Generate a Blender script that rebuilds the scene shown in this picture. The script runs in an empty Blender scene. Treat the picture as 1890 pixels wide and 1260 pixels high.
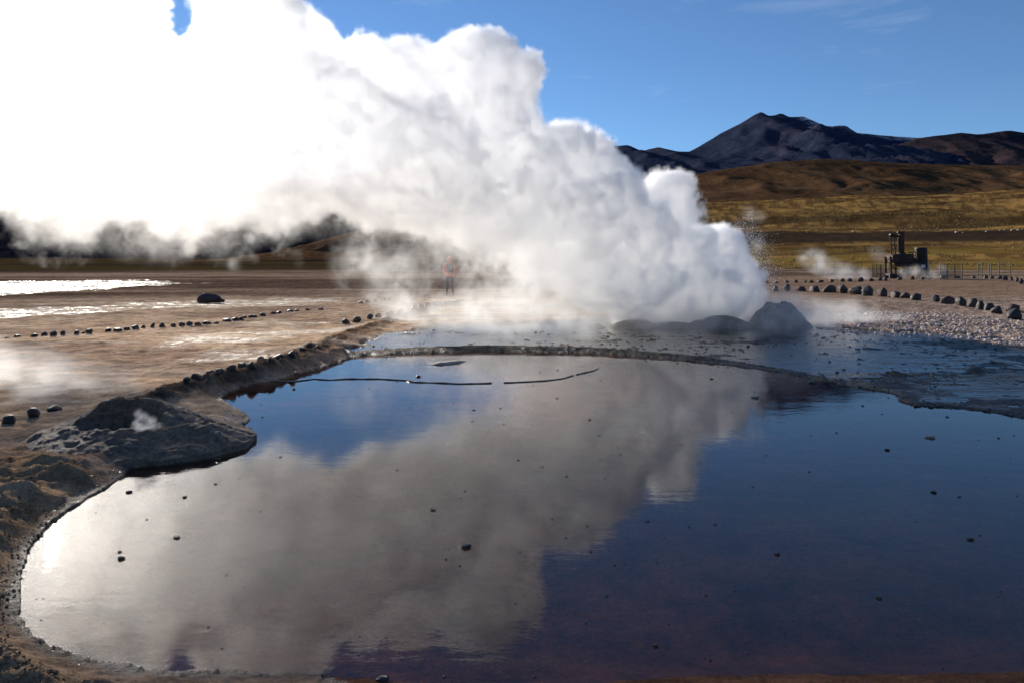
import bpy, bmesh, math, random
import numpy as np
from mathutils import Vector, Matrix, noise as mnoise

SC = bpy.context.scene
C = SC.collection
random.seed(7)
rng = np.random.default_rng(11)

# ------------------------------------------------------------------ camera
FPX, CX, HY, CAMZ = 1260.0, 945.0, 485.0, 1.65      # photo pixels: focal, centre column, horizon row; eye height
cam = bpy.data.objects.new('camera', bpy.data.cameras.new('camera'))
C.objects.link(cam)
SC.camera = cam
cam.location = (0, 0, CAMZ)
cam.rotation_euler = (math.pi / 2, 0, 0)
cam.data.lens = 24
cam.data.sensor_width = 36
cam.data.shift_y = -(630 - HY) / 1890
cam.data.clip_start = 0.05
cam.data.clip_end = 30000

# ------------------------------------------------------------------ sky, sun, exposure
EL, AZ = math.radians(19.0), math.radians(-34.0)
world = bpy.data.worlds.new('World')
SC.world = world
world.use_nodes = True
wn = world.node_tree
sky = wn.nodes.new('ShaderNodeTexSky')
sky.sky_type = 'NISHITA'
sky.sun_disc = False
sky.sun_elevation = EL
sky.sun_rotation = AZ
sky.altitude = 4300
sky.air_density = 1.5
sky.dust_density = 0.1
sky.ozone_density = 5.5
# a few thin streaks of cirrus high over the plain
wtc = wn.nodes.new('ShaderNodeTexCoord')
wst = wn.nodes.new('ShaderNodeMapping'); wst.inputs['Rotation'].default_value = (0, .35, 0); wst.inputs['Scale'].default_value = (3.0, 3.0, 14.0)
wno = wn.nodes.new('ShaderNodeTexNoise'); wno.inputs['Scale'].default_value = 1.7; wno.inputs['Detail'].default_value = 7; wno.inputs['Roughness'].default_value = .6; wno.inputs['Distortion'].default_value = .5
wmr = wn.nodes.new('ShaderNodeMapRange'); wmr.inputs['From Min'].default_value = .60; wmr.inputs['From Max'].default_value = .85; wmr.inputs['To Max'].default_value = .15
wmx = wn.nodes.new('ShaderNodeMix'); wmx.data_type = 'RGBA'
wn.links.new(wtc.outputs['Generated'], wst.inputs['Vector']); wn.links.new(wst.outputs[0], wno.inputs['Vector']); wn.links.new(wno.outputs[0], wmr.inputs['Value'])
wn.links.new(wmr.outputs[0], wmx.inputs[0]); wn.links.new(sky.outputs[0], wmx.inputs[6]); wmx.inputs[7].default_value = (7.5, 8.0, 8.6, 1)
wn.links.new(wmx.outputs[2], wn.nodes['Background'].inputs[0])
wn.nodes['Background'].inputs[1].default_value = 0.085
sun = bpy.data.objects.new('sun', bpy.data.lights.new('sun', 'SUN'))
C.objects.link(sun)
sun.data.energy = 5.0
sun.data.angle = math.radians(0.53)
sun.data.color = (1.0, 0.92, 0.80)
sdir = Vector((math.sin(AZ) * math.cos(EL), math.cos(AZ) * math.cos(EL), math.sin(EL)))
sun.rotation_euler = sdir.to_track_quat('Z', 'Y').to_euler()
SC.view_settings.view_transform = 'Standard'
SC.view_settings.look = 'None'
SC.view_settings.gamma = 1.0
SC.view_settings.exposure = 0.6
SC.view_settings.use_curve_mapping = False
SC.render.engine = 'CYCLES'
SC.cycles.max_bounces = 20
SC.cycles.diffuse_bounces = 2
SC.cycles.glossy_bounces = 3
SC.cycles.transmission_bounces = 3
SC.cycles.transparent_max_bounces = 8
SC.cycles.volume_bounces = 16
SC.cycles.volume_step_rate = 1.9
SC.cycles.volume_max_steps = 512
SC.cycles.use_denoising = True


# ------------------------------------------------------------------ helpers
def W(px, py, Y):
    return ((px - CX) * Y / FPX, Y, CAMZ - (py - HY) * Y / FPX)


def G0(px, py, z=0.0):
    Y = (CAMZ - z) * FPX / (py - HY)
    return ((px - CX) * Y / FPX, Y)


def tag(o, label=None, cat=None, group=None, kind=None):
    if label: o['label'] = label
    if cat: o['category'] = cat
    if group: o['group'] = group
    if kind: o['kind'] = kind
    return o


def link(name, me, parent=None, mat=None, smooth=False):
    o = bpy.data.objects.new(name, me)
    C.objects.link(o)
    if parent is not None: o.parent = parent
    if mat is not None: me.materials.append(mat)
    if smooth: me.shade_smooth()
    return o


def empty(name, loc=(0, 0, 0), rz=0.0):
    o = bpy.data.objects.new(name, None)
    C.objects.link(o)
    o.location = loc
    o.rotation_euler = (0, 0, rz)
    o.empty_display_size = 0.2
    return o


def hash01(ix, iy, s):
    n = (ix * 374761393 + iy * 668265263 + s * 974634917) & 0xffffffff
    n = ((n ^ (n >> 13)) * 1274126177) & 0xffffffff
    return ((n ^ (n >> 16)) & 0xffff) / 65535.0


def vnoise(x, y, s=0):
    ix = np.floor(x).astype(np.int64); iy = np.floor(y).astype(np.int64)
    fx = x - ix; fy = y - iy
    fx = fx * fx * fx * (fx * (fx * 6 - 15) + 10); fy = fy * fy * fy * (fy * (fy * 6 - 15) + 10)
    a = hash01(ix, iy, s); b = hash01(ix + 1, iy, s); c = hash01(ix, iy + 1, s); d = hash01(ix + 1, iy + 1, s)
    return (a + (b - a) * fx) * (1 - fy) + (c + (d - c) * fx) * fy


def fbm(x, y, s=0, o=4, rough=0.5):
    t = 0.0; a = 1.0; n = 0.0
    for k in range(o):
        t = t + a * vnoise(x, y, s + k * 17); n += a
        x, y = x * 1.62 + y * 1.18 + 3.1, y * 1.62 - x * 1.18 + 1.7
        a *= rough
    return t / n


def ridged(x, y, s=0, o=4):
    t = 0.0; a = 1.0; n = 0.0
    for k in range(o):
        t = t + a * (1 - np.abs(2 * vnoise(x, y, s + k * 13) - 1)); n += a
        x, y = x * 1.62 + y * 1.18 + 3.1, y * 1.62 - x * 1.18 + 1.7
        a *= 0.5
    return t / n


def sstep(a, b, x):
    t = np.clip((x - a) / (b - a), 0, 1)
    return t * t * (3 - 2 * t)


def polydist(pts, X, Yc, closed=True):
    """distance to the polyline and an inside mask"""
    pts = np.asarray(pts, float)
    n = len(pts)
    best = np.full(X.shape, 1e18)
    ins = np.zeros(X.shape, bool)
    for i in range(n if closed else n - 1):
        ax, ay = pts[i]; bx, by = pts[(i + 1) % n]
        dx, dy = bx - ax, by - ay
        t = np.clip(((X - ax) * dx + (Yc - ay) * dy) / (dx * dx + dy * dy + 1e-12), 0, 1)
        best = np.minimum(best, (X - ax - t * dx) ** 2 + (Yc - ay - t * dy) ** 2)
        if closed and ay != by:
            ins ^= ((ay > Yc) != (by > Yc)) & (X < (bx - ax) * (Yc - ay) / (by - ay) + ax)
    return np.sqrt(best), ins


def sdf(pts, X, Yc):
    d, ins = polydist(pts, X, Yc)
    return np.where(ins, -d, d)


def smooth_poly(pts, it=2):
    pts = [tuple(p) for p in pts]
    for _ in range(it):
        q = []
        for i in range(len(pts)):
            a, b = pts[i], pts[(i + 1) % len(pts)]
            q += [(.75 * a[0] + .25 * b[0], .75 * a[1] + .25 * b[1]), (.25 * a[0] + .75 * b[0], .25 * a[1] + .75 * b[1])]
        pts = q
    return pts


class NT:
    """small node-tree helper"""
    def __init__(self, tree):
        self.t = tree

    def n(self, ty, *ins, **kw):
        x = self.t.nodes.new(ty)
        named = kw.pop('named', {})
        for k, v in kw.items(): setattr(x, k, v)
        for i, v in list(enumerate(ins)) + list(named.items()):
            if v is None: continue
            if hasattr(v, 'is_output'): self.t.links.new(v, x.inputs[i])
            else: x.inputs[i].default_value = v
        return x

    def m(self, op, *a, clamp=False):
        return self.n('ShaderNodeMath', *a, operation=op, use_clamp=clamp).outputs[0]

    def vm(self, op, *a):
        return self.n('ShaderNodeVectorMath', *a, operation=op)

    def noise(self, vec, scale, detail=3.0, rough=0.5, dist=0.0):
        x = self.n('ShaderNodeTexNoise', vec, None, scale, detail, rough)
        x.inputs['Distortion'].default_value = dist
        return x

    def ramp(self, fac, *stops):
        x = self.n('ShaderNodeValToRGB', fac)
        el = x.color_ramp.elements
        while len(el) < len(stops): el.new(0.5)
        for e, (p, c) in zip(el, stops):
            e.position = p
            e.color = (*c, 1) if len(c) == 3 else c
        return x.outputs[0]

    def mix(self, fac, a, b, blend='MIX'):
        x = self.t.nodes.new('ShaderNodeMix')
        x.data_type = 'RGBA'; x.blend_type = blend
        for k, v in (('Factor', fac), ('A', a), ('B', b)):
            s = [i for i in x.inputs if i.name == k and (i.type == 'VALUE' if k == 'Factor' else i.type == 'RGBA')][0]
            if hasattr(v, 'is_output'): self.t.links.new(v, s)
            elif k == 'Factor': s.default_value = v
            else: s.default_value = (*v, 1)
        return [o for o in x.outputs if o.type == 'RGBA'][0]


def material(name):
    m = bpy.data.materials.new(name)
    m.use_nodes = True
    nt = NT(m.node_tree)
    b = m.node_tree.nodes['Principled BSDF']
    return m, nt, b


def simple_mat(name, col, rough=0.7, var=0.35, scale=6.0, bump=0.3, metal=0.0, col2=None, bdist=0.02):
    m, nt, b = material(name)
    tc = nt.n('ShaderNodeTexCoord').outputs['Object']
    n1 = nt.noise(tc, scale, 5.0, 0.6)
    c2 = col2 or tuple(c * (1 - var) for c in col)
    c1 = tuple(min(1, c * (1 + var)) for c in col)
    nt.t.links.new(nt.ramp(n1.outputs[0], (0.3, c2), (0.7, c1)), b.inputs['Base Color'])
    b.inputs['Roughness'].default_value = rough
    b.inputs['Metallic'].default_value = metal
    if bump:
        n2 = nt.noise(tc, scale * 4, 4.0, 0.6)
        bp = nt.n('ShaderNodeBump')
        bp.inputs['Strength'].default_value = bump
        bp.inputs['Distance'].default_value = bdist
        nt.t.links.new(n2.outputs[0], bp.inputs['Height'])
        nt.t.links.new(bp.outputs[0], b.inputs['Normal'])
    return m


# ------------------------------------------------------------------ ground: shapes of the place (plan view, metres)
POOL_PX = [(467, 772), (438, 792), (415, 817), (380, 838), (330, 853), (290, 860), (250, 862), (225, 873), (195, 898), (150, 925),
           (110, 953), (75, 985), (50, 1015), (35, 1055), (30, 1100), (43, 1150), (75, 1190), (130, 1214), (200, 1228), (300, 1238),
           (420, 1243), (560, 1250), (640, 1264), (800, 1310), (1000, 1320), (1250, 1300), (1500, 1290), (1900, 1300), (2350, 1230), (2500, 1000),
           (2250, 850), (2000, 792), (1890, 771), (1780, 752), (1690, 750), (1668, 738), (1660, 726), (1600, 716), (1540, 707),
           (1480, 694), (1400, 680), (1300, 668), (1200, 659), (1100, 652), (1000, 649), (900, 648), (800, 650), (720, 654), (650, 658),
           (612, 672), (560, 688), (500, 702), (445, 714), (405, 730), (420, 745)]
POOL = smooth_poly([G0(x, y) for x, y in POOL_PX], 2)
TERR_PX = [(640, 654), (720, 650), (800, 646), (900, 642), (1000, 643), (1100, 646), (1200, 653), (1300, 662), (1400, 673), (1480, 686),
           (1560, 697), (1640, 690), (1720, 684), (1800, 680), (1900, 674), (2100, 672), (2400, 660), (2300, 618), (2000, 628), (1890, 630), (1780, 622),
           (1600, 615), (1480, 606), (1300, 598), (1100, 598), (900, 606), (780, 612), (700, 622), (660, 636)]
TERR = smooth_poly([G0(x, y, .08) for x, y in TERR_PX], 1)
FLAT_PX = [(1560, 699), (1640, 692), (1720, 686), (1800, 682), (1900, 676), (2100, 674), (2400, 668), (2400, 800), (2000, 792), (1890, 771), (1780, 752), (1690, 750), (1665, 738), (1655, 722)]
FLAT = [G0(x, y, .03) for x, y in FLAT_PX]
BANK = [G0(x, y, .15) for x, y in [(250, 742), (310, 726), (360, 708), (420, 692), (480, 677), (540, 657), (590, 640), (640, 620), (690, 603), (740, 588), (800, 572), (850, 562)]]
SOUTH = [G0(x, y, .1) for x, y in [(-300, 845), (0, 832), (140, 850), (225, 880), (180, 915), (60, 1000), (30, 1100), (60, 1200), (300, 1250), (650, 1280), (700, 1500), (-900, 1500)]]
WETS = [[G0(x, y, .1) for x, y in q] for q in (
    [(-500, 508), (60, 509), (250, 517), (330, 524), (150, 536), (0, 545), (-400, 550)],
    [(-400, 575), (0, 572), (180, 567), (240, 572), (100, 583), (-50, 590), (-400, 590)],
    [(318, 640), (345, 622), (420, 614), (530, 608), (640, 604), (650, 612), (560, 624), (430, 634)],
    [(380, 665), (450, 648), (560, 640), (610, 634), (600, 648), (520, 656), (450, 664)],
    [(200, 560), (420, 556), (620, 551), (640, 557), (500, 566), (300, 570)],
    [(470, 598), (560, 596), (660, 592), (720, 585), (730, 589), (640, 600), (520, 603)])]
JETY = 16.6


def terrace_level(y):
    return .022 + .026 * np.clip(np.asarray(y) - 10.2, 0, 8)


def ground_height(X, Y, want_zones=False):
    X = np.asarray(X, float); Y = np.asarray(Y, float)
    r = np.sqrt(X * X + Y * Y)
    near = r < 70
    # far rise
    t = np.where(Y > 1, X / np.maximum(Y, 1), np.where(X > 0, 1.0, -1.0))
    wr = sstep(-0.12, 0.25, t)
    lr = [0, 90, 150, 220, 320, 420, 700, 1000, 1300, 2600, 9000]
    zr = np.interp(r, lr, [0, 0, .25, 1.7, 9.3, 18.6, 47, 84, 112, 120, 100])
    zl = np.interp(r, lr, [0, 0, 0, .1, .4, .8, 3.0, 5.5, 8.5, 12, 30])
    zfar = zl + (zr - zl) * wr
    farw = sstep(120, 700, r)
    zfar = zfar + farw * (fbm(X / 130, Y / 130, 5, 4) - .5) * (3 + wr * 13) + farw * (ridged(X / 260, Y / 420, 9, 3) - .6) * 9 * wr * sstep(1300, 700, r)
    z = 0.115 + zfar + (fbm(X / 3.1, Y / 3.1, 1, 3) - .5) * 0.05 * sstep(0, 3, r)
    # everything below only near the camera
    x = X[near]; y = Y[near]; zn = z[near]
    wob = (fbm(x * 1.7, y * 1.7, 21, 4) - .5)
    fine_ = fbm(x * 4.5, y * 4.5, 33, 3, .6) - .5
    dp = sdf(POOL, x, y) + fine_ * .16 * sstep(5, 9, y) + wob * 0.10 * np.clip(y / 6, .35, 1.5) + (vnoise(x * 14, y * 14, 3) - .5) * .02
    dt = sdf(TERR, x, y) + wob * 0.6 + fine_ * .35
    df = sdf(FLAT, x, y) + wob * 0.15
    ds = sdf(SOUTH, x, y)
    db, _ = polydist(BANK, x, y, False)
    fine = fbm(x * 9, y * 9, 31, 4, .6) - .5
    grit = fbm(x * 28, y * 28, 41, 3, .6) - .5
    dry = zn + fine * .034 * sstep(45, 20, r[near]) + grit * .012 + (fbm(x * 1.6, y * 2.6, 35, 4, .6) - .5) * .06
    dry = dry + .13 * sstep(12, 17, y) * sstep(46, 24, y) * sstep(-4.5, -1.0, x)
    # trampled soil at the camera's feet
    south = sstep(.15, -.25, ds)
    lump = ridged(x * 1.35 + .3, y * 2.3, 51, 3) - .55
    dry = dry + south * (0.05 + lump * .12 + (fbm(x * 3.2, y * 3.2, 58, 3) - .5) * .10 + fine * .04 + grit * .012)
    # bank along the pool
    bank = np.exp(-(db / .30) ** 2)
    dry = dry + bank * (.09 + fine * .12)
    # terrace and wet flat
    ax = fbm(x * .55, y * 1.5, 61, 5, .62) - .5
    rimd = np.exp(-(np.maximum(-dt, 0) / .16) ** 2)
    spec = np.maximum(fbm(x * 7.5, y * 9.5, 66, 3, .6) - .62, 0) * .12
    landw = sstep(7.2, 9.6, x - (y - 13) * .1) * .012 + sstep(16.0, 18, y) * .012
    lev = terrace_level(y)
    terr = lev + ax * .062 - .013 + rimd * (.008 + fine * .05) + spec + landw + np.maximum(fine - .08, 0) * .06 * sstep(2, 6, x)
    flat = .016 + (fbm(x * 1.0, y * 2.0, 71, 5, .6) - .5) * .055 + fine * .012 + grit * .006
    wf = sstep(.12, -.12, df)
    zz = dry * (1 - wf) + flat * wf
    wt = sstep(.10, -.06, dt)
    # small rising steps at the rim
    zz = zz * (1 - wt) + terr * wt
    # pink gravel apron behind the terrace
    apron = sstep(-.1, .8, dt) * sstep(5.2, 7.5, x) * sstep(13, 15.5, y) * sstep(31, 24, y)
    zz = zz + apron * ((fbm(x * 5, y * 5, 81, 3, .65) - .5) * .07)
    me_ = np.sqrt(((x - (236 - CX) * 6.2 / FPX) / .75) ** 2 + ((y - 6.2) / .55) ** 2)
    zz = zz - .3 * sstep(1.0, .8, me_)
    # shore profile
    hard = np.maximum(wt, wf)
    zz = zz + hard * .012 * np.exp(-((dp - .08) / .13) ** 2) * (1 + 2.5 * fine)
    shore = sstep(0.0, 1.0, (dp + .01) / (.34 - .06 * hard))
    outside = zz * shore + (.012 + fine * .02 + np.maximum(grit, 0) * .03) * (1 - shore)
    bed = -.012 - .15 * sstep(0, .7, -dp) + fine * .02 * sstep(0, .3, -dp) + grit * .006
    shal = np.exp(-((x - 2.0) / 2.5) ** 2 - ((y - 2.55) / .25) ** 2)
    bed = bed + shal * .07
    zz = np.where(dp > 0, outside, bed)
    z[near] = zz
    if not want_zones:
        return z
    zones = dict(near=near, dp=dp, dt=dt, df=df, ds=ds, db=db, south=south, bank=bank, wt=wt, wf=wf, apron=apron, wr=wr, r=r, t=t)
    return z, zones


def gz(x, y):
    return float(ground_height(np.array([x]), np.array([y]))[0])


def ground_at(px, py):
    z = 0.1
    for _ in range(6):
        x, y = G0(px, py, z)
        z = gz(x, y)
    return x, y, z


def lerp(a, b, w):
    return a + (b - a) * w[:, None]


def build_ground():
    az = np.concatenate([np.arange(-180, -52, 4.0), np.arange(-52, 52.01, 0.115), np.arange(56, 180, 4.0)])
    az = np.radians(az)
    rr = [0.9]
    while rr[-1] < 62: rr.append(rr[-1] * 1.0052)
    while rr[-1] < 9000: rr.append(rr[-1] * 1.03)
    rr = np.array(rr)
    A, R = np.meshgrid(az, rr)
    X = (R * np.sin(A)).ravel(); Y = (R * np.cos(A)).ravel()
    z, q = ground_height(X, Y, True)
    nr, na = A.shape
    co = np.stack([X, Y, z], 1)
    co = np.concatenate([co, [[0, 0, float(z[:na].mean())]]])
    i = np.arange(nr - 1)[:, None] * na; j = np.arange(na)[None, :]; j2 = (j + 1) % na
    quads = np.stack([i + j, i + na + j, i + na + j2, i + j2], -1).reshape(-1, 4)[:, ::-1]
    fan = np.stack([np.full(na, nr * na), np.arange(na), (np.arange(na) + 1) % na], 1)[:, ::-1]
    me = bpy.data.meshes.new('ground')
    nq, nf = len(quads), len(fan)
    me.vertices.add(len(co)); me.vertices.foreach_set('co', co.ravel())
    me.loops.add(nq * 4 + nf * 3)
    me.loops.foreach_set('vertex_index', np.concatenate([quads.ravel(), fan.ravel()]).astype(np.int32))
    me.polygons.add(nq + nf)
    me.polygons.foreach_set('loop_start', np.concatenate([np.arange(nq) * 4, nq * 4 + np.arange(nf) * 3]).astype(np.int32))
    me.update(calc_edges=True)
    me.validate()
    # ---- what the ground is made of
    n = len(X)
    r, t, wr, near = q['r'], q['t'], q['wr'], q['near']
    band = fbm(X / 40, Y / 9, 101, 4)
    big = fbm(X / 5, Y / 5, 102, 4)
    fx = fbm(X / 1.3, Y / .6, 103, 4)
    col = np.tile(np.array([.46, .335, .235]), (n, 1)) * (0.75 + .5 * big)[:, None]
    col = lerp(col, np.array([.52, .44, .36]), sstep(.54, .70, fx) * .6)
    col = lerp(col, np.array([.22, .15, .12]), sstep(.50, .64, fbm(X / 4 + 9, Y / 1.4, 104, 5)) * .55)
    wet = np.zeros(n)
    # brown bands of the far flat
    flatw = sstep(22, 40, r)
    col = lerp(col, np.array([.085, .055, .043]), flatw * (.55 + .4 * sstep(.4, .6, band)))
    col = lerp(col, np.array([.22, .15, .11]), flatw * wr * sstep(.1, .35, t) * sstep(95, 60, r) * .9)
    # grassland
    gr = sstep(150, 200, r)
    tuft = fbm(X / 7, Y / 12, 110, 4, .65)
    gcol = lerp(np.tile(np.array([.12, .070, .028]), (n, 1)), np.array([.29, .175, .058]), sstep(.40, .62, tuft))
    gcol = lerp(gcol, np.array([.035, .022, .014]), sstep(.55, .70, fbm(X / 160, Y / 60, 111, 4)) * .8)
    col = lerp(col, gcol, gr)
    strip = sstep(130, 175, r) * sstep(300, 262, r)
    col = lerp(col, np.array([.20, .135, .035]), strip * sstep(.42, .60, fbm(X / 30, Y / 14, 112, 4)) * .9)
    col = lerp(col, np.array([.030, .024, .014]), sstep(110, 170, r) * (1 - wr) * .9)
    dark_band = sstep(310, 335, r) * sstep(455, 420, r) * wr  # darker band across the rising plain
    col = lerp(col, np.array([.030, .022, .020]), dark_band * .92)
    # wet sheets on the left
    xn, yn = X[near], Y[near]
    cn, wn_ = col[near], wet[near]
    wsum = np.zeros(len(xn))
    edge = (fbm(xn * 1.1, yn * 1.1, 120, 4) - .5)
    for k, poly in enumerate(WETS):
        d = sdf(poly, xn, yn)
        s = np.clip(yn / 14, .5, 3)
        wsum = np.maximum(wsum, (1, .7, .42, .4, .5, .45)[k] * sstep(.25, -.25, d / s + edge * 1.6))
    speck = sstep(.50, .60, (.55 * fbm(xn * .5 + 2 * edge, yn * 2.4 + 2 * edge, 121, 5, .6) + .45 * fbm(xn * 6, yn * 4, 122, 4, .7)))
    wsum = wsum * (.12 + .88 * speck)
    cn = lerp(cn, np.array([.12, .10, .085]), wsum * .8)
    wn_ = np.maximum(wn_, wsum)
    south = q['south']
    cn = lerp(cn, np.array([.36, .24, .145]), south * .95)
    cn = lerp(cn, np.array([.075, .05, .035]), q['bank'] * .85)
    ap = q['apron']
    cn = lerp(cn, np.array([.27, .205, .17]), ap)
    wt, wf = q['wt'], q['wf']
    cn = lerp(cn, np.array([.06, .047, .038]), wt * (1 - sstep(.05, .16, ground_like(xn, yn))))
    wn_ = np.maximum(wn_, wt * .75)
    fl = fbm(xn * 2.2, yn * 4, 131, 4)
    cn = lerp(cn, lerp(np.tile(np.array([.09, .06, .05]), (len(xn), 1)), np.array([.30, .27, .25]), sstep(.56, .70, fl)), wf)
    wn_ = np.maximum(wn_, wf * .6)
    dp = q['dp']
    rim = sstep(.03, -.06, dp - .13 * fbm(xn * 2.3, yn * 2.3, 150, 4)) * (dp > -.01)
    cn = lerp(cn, lerp(np.tile(np.array([.055, .044, .038]), (len(xn), 1)), np.array([.20, .165, .13]), sstep(6.5, 9, yn)), rim * (1 - .6 * wt) * .85)
    wn_ = np.maximum(wn_, rim * .55)
    bedc = lerp(np.tile(np.array([.095, .048, .034]), (len(xn), 1)), np.array([.16, .08, .045]), sstep(.4, .65, fbm(xn * .5, yn * .5, 140, 4)))
    bedc = lerp(bedc, np.array([.19, .095, .058]), sstep(6.5, 3.2, yn + .5 * edge) * sstep(-1.0, .6, xn + edge))
    cn = lerp(cn, bedc, (dp < 0).astype(float))
    col[near] = cn; wet[near] = wn_
    rgba = np.ones((n + 1, 4)); rgba[:n, :3] = np.clip(col, 0, 1)
    at = me.attributes.new('earth', 'FLOAT_COLOR', 'POINT'); at.data.foreach_set('color', rgba.ravel())
    at = me.attributes.new('wet', 'FLOAT', 'POINT'); at.data.foreach_set('value', np.concatenate([wet, [0]]))
    me.shade_smooth()
    m, nt, b = material('earth_and_sinter')
    ec = nt.n('ShaderNodeAttribute', attribute_name='earth').outputs['Color']
    wt_ = nt.n('ShaderNodeAttribute', attribute_name='wet').outputs['Fac']
    pos = nt.n('ShaderNodeNewGeometry').outputs['Position']
    n1 = nt.noise(pos, 3.0, 8.0, 0.65)
    n2 = nt.noise(pos, 45.0, 6.0, 0.7)
    n3 = nt.noise(pos, .25, 6.0, 0.65)
    v = nt.mix(1.0, ec, nt.ramp(n1.outputs[0], (.28, (.36, .35, .35)), (.72, (1.6, 1.56, 1.5))), 'MULTIPLY')
    v = nt.mix(1.0, v, nt.ramp(n2.outputs[0], (.25, (.55, .55, .55)), (.75, (1.4, 1.4, 1.4))), 'MULTIPLY')
    v = nt.mix(1.0, v, nt.ramp(n3.outputs[0], (.3, (.7, .68, .68)), (.7, (1.25, 1.25, 1.22))), 'MULTIPLY')
    nt.t.links.new(v, b.inputs['Base Color'])
    wv = nt.m('MULTIPLY', wt_, nt.ramp(n1.outputs[0], (.32, (.35, .35, .35)), (.5, (1, 1, 1))))
    ro = nt.n('ShaderNodeMapRange', wv, 0.0, 1.0, 0.95, 0.27).outputs[0]
    nt.t.links.new(ro, b.inputs['Roughness'])
    sp = nt.n('ShaderNodeMapRange', wt_, 0.0, 1.0, 0.0, 0.5).outputs[0]
    nt.t.links.new(sp, b.inputs['Specular IOR Level'])
    n4 = nt.noise(pos, 14.0, 8.0, 0.7)
    bp = nt.n('ShaderNodeBump'); bp.inputs['Strength'].default_value = .8; bp.inputs['Distance'].default_value = .03
    nt.t.links.new(n4.outputs[0], bp.inputs['Height'])
    bp0 = nt.n('ShaderNodeBump'); bp0.inputs['Strength'].default_value = .7; bp0.inputs['Distance'].default_value = .14
    nt.t.links.new(nt.noise(pos, 3.3, 6.0, .7).outputs[0], bp0.inputs['Height'])
    nt.t.links.new(bp0.outputs[0], bp.inputs['Normal'])
    bp2 = nt.n('ShaderNodeBump'); bp2.inputs['Strength'].default_value = .8; bp2.inputs['Distance'].default_value = .006
    nt.t.links.new(nt.noise(pos, 130.0, 4.0, 0.7).outputs[0], bp2.inputs['Height'])
    nt.t.links.new(bp.outputs[0], bp2.inputs['Normal'])
    nt.t.links.new(bp2.outputs[0], b.inputs['Normal'])
    o = link('ground', me, None, m)
    tag(o, 'brown earth and pale sinter plain around the pool, rising to grassland', None, None, 'structure')
    return o


def ground_like(x, y):
    """how dry a place on the terrace is: 0 wet"""
    return sstep(17, 20, y) * .2


ground = build_ground()


# ------------------------------------------------------------------ water
def water_mat(name, tint, ripple, scale, ior=1.38, rough=0.0):
    m = bpy.data.materials.new(name)
    m.use_nodes = True
    nt = NT(m.node_tree)
    m.node_tree.nodes.clear()
    out = nt.n('ShaderNodeOutputMaterial')
    pos = nt.n('ShaderNodeNewGeometry').outputs['Position']
    st = nt.vm('MULTIPLY', pos, (1.0, 2.2, 1.0)).outputs[0]
    h = nt.m('ADD', nt.noise(st, scale, 3.0, .55).outputs[0], nt.m('MULTIPLY', nt.noise(st, scale * .22, 2.0, .5).outputs[0], 2.0))
    bp = nt.n('ShaderNodeBump'); bp.inputs['Strength'].default_value = 1.0; bp.inputs['Distance'].default_value = ripple
    nt.t.links.new(h, bp.inputs['Height'])
    bf = nt.n('ShaderNodeNewGeometry').outputs['Backfacing']      # one sheet: the same from below
    fr = nt.n('ShaderNodeFresnel', nt.n('ShaderNodeMapRange', bf, 0., 1., ior, 1 / ior).outputs[0]); nt.t.links.new(bp.outputs[0], fr.inputs['Normal'])
    gl = nt.n('ShaderNodeBsdfGlossy'); gl.inputs['Roughness'].default_value = rough; nt.t.links.new(bp.outputs[0], gl.inputs['Normal'])
    tr = nt.n('ShaderNodeBsdfTransparent'); tr.inputs[0].default_value = (*tint, 1)
    mx = nt.n('ShaderNodeMixShader', fr.outputs[0], tr.outputs[0], gl.outputs[0])
    nt.t.links.new(mx.outputs[0], out.inputs['Surface'])
    return m


def sheet(name, x0, x1, y0, y1, z, mat, label):
    me = bpy.data.meshes.new(name)
    me.from_pydata([(x0, y0, z), (x1, y0, z), (x1, y1, z), (x0, y1, z)], [], [(0, 1, 2, 3)])
    return tag(link(name, me, None, mat), label, None, None, 'structure')


def poly_sheet(name, pts, z, mat, label):
    bm = bmesh.new()
    vs = [bm.verts.new((x, y, z)) for x, y in pts]
    f = bm.faces.new(vs)
    if f.normal.z < 0: f.normal_flip()
    bmesh.ops.triangulate(bm, faces=[f])
    bm.normal_update()
    for f in bm.faces:
        if f.normal.z < 0: f.normal_flip()
    me = bpy.data.meshes.new(name)
    bm.to_mesh(me); bm.free()
    return tag(link(name, me, None, mat), label, None, None, 'structure')


def grow(pts, d):
    cx = sum(p[0] for p in pts) / len(pts); cy = sum(p[1] for p in pts) / len(pts)
    out = []
    for x, y in pts:
        l = math.hypot(x - cx, y - cy)
        out.append((cx + (x - cx) * (l + d) / l, cy + (y - cy) * (l + d) / l))
    return out


pool_water = poly_sheet('pool_water', grow(smooth_poly([G0(x, y) for x, y in POOL_PX], 1), .25), 0.0, water_mat('pool_water', (.8, .64, .55), .0006, 8.0, 1.5, .008),
                        'still dark thermal pool mirroring the steam and the blue sky')


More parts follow.
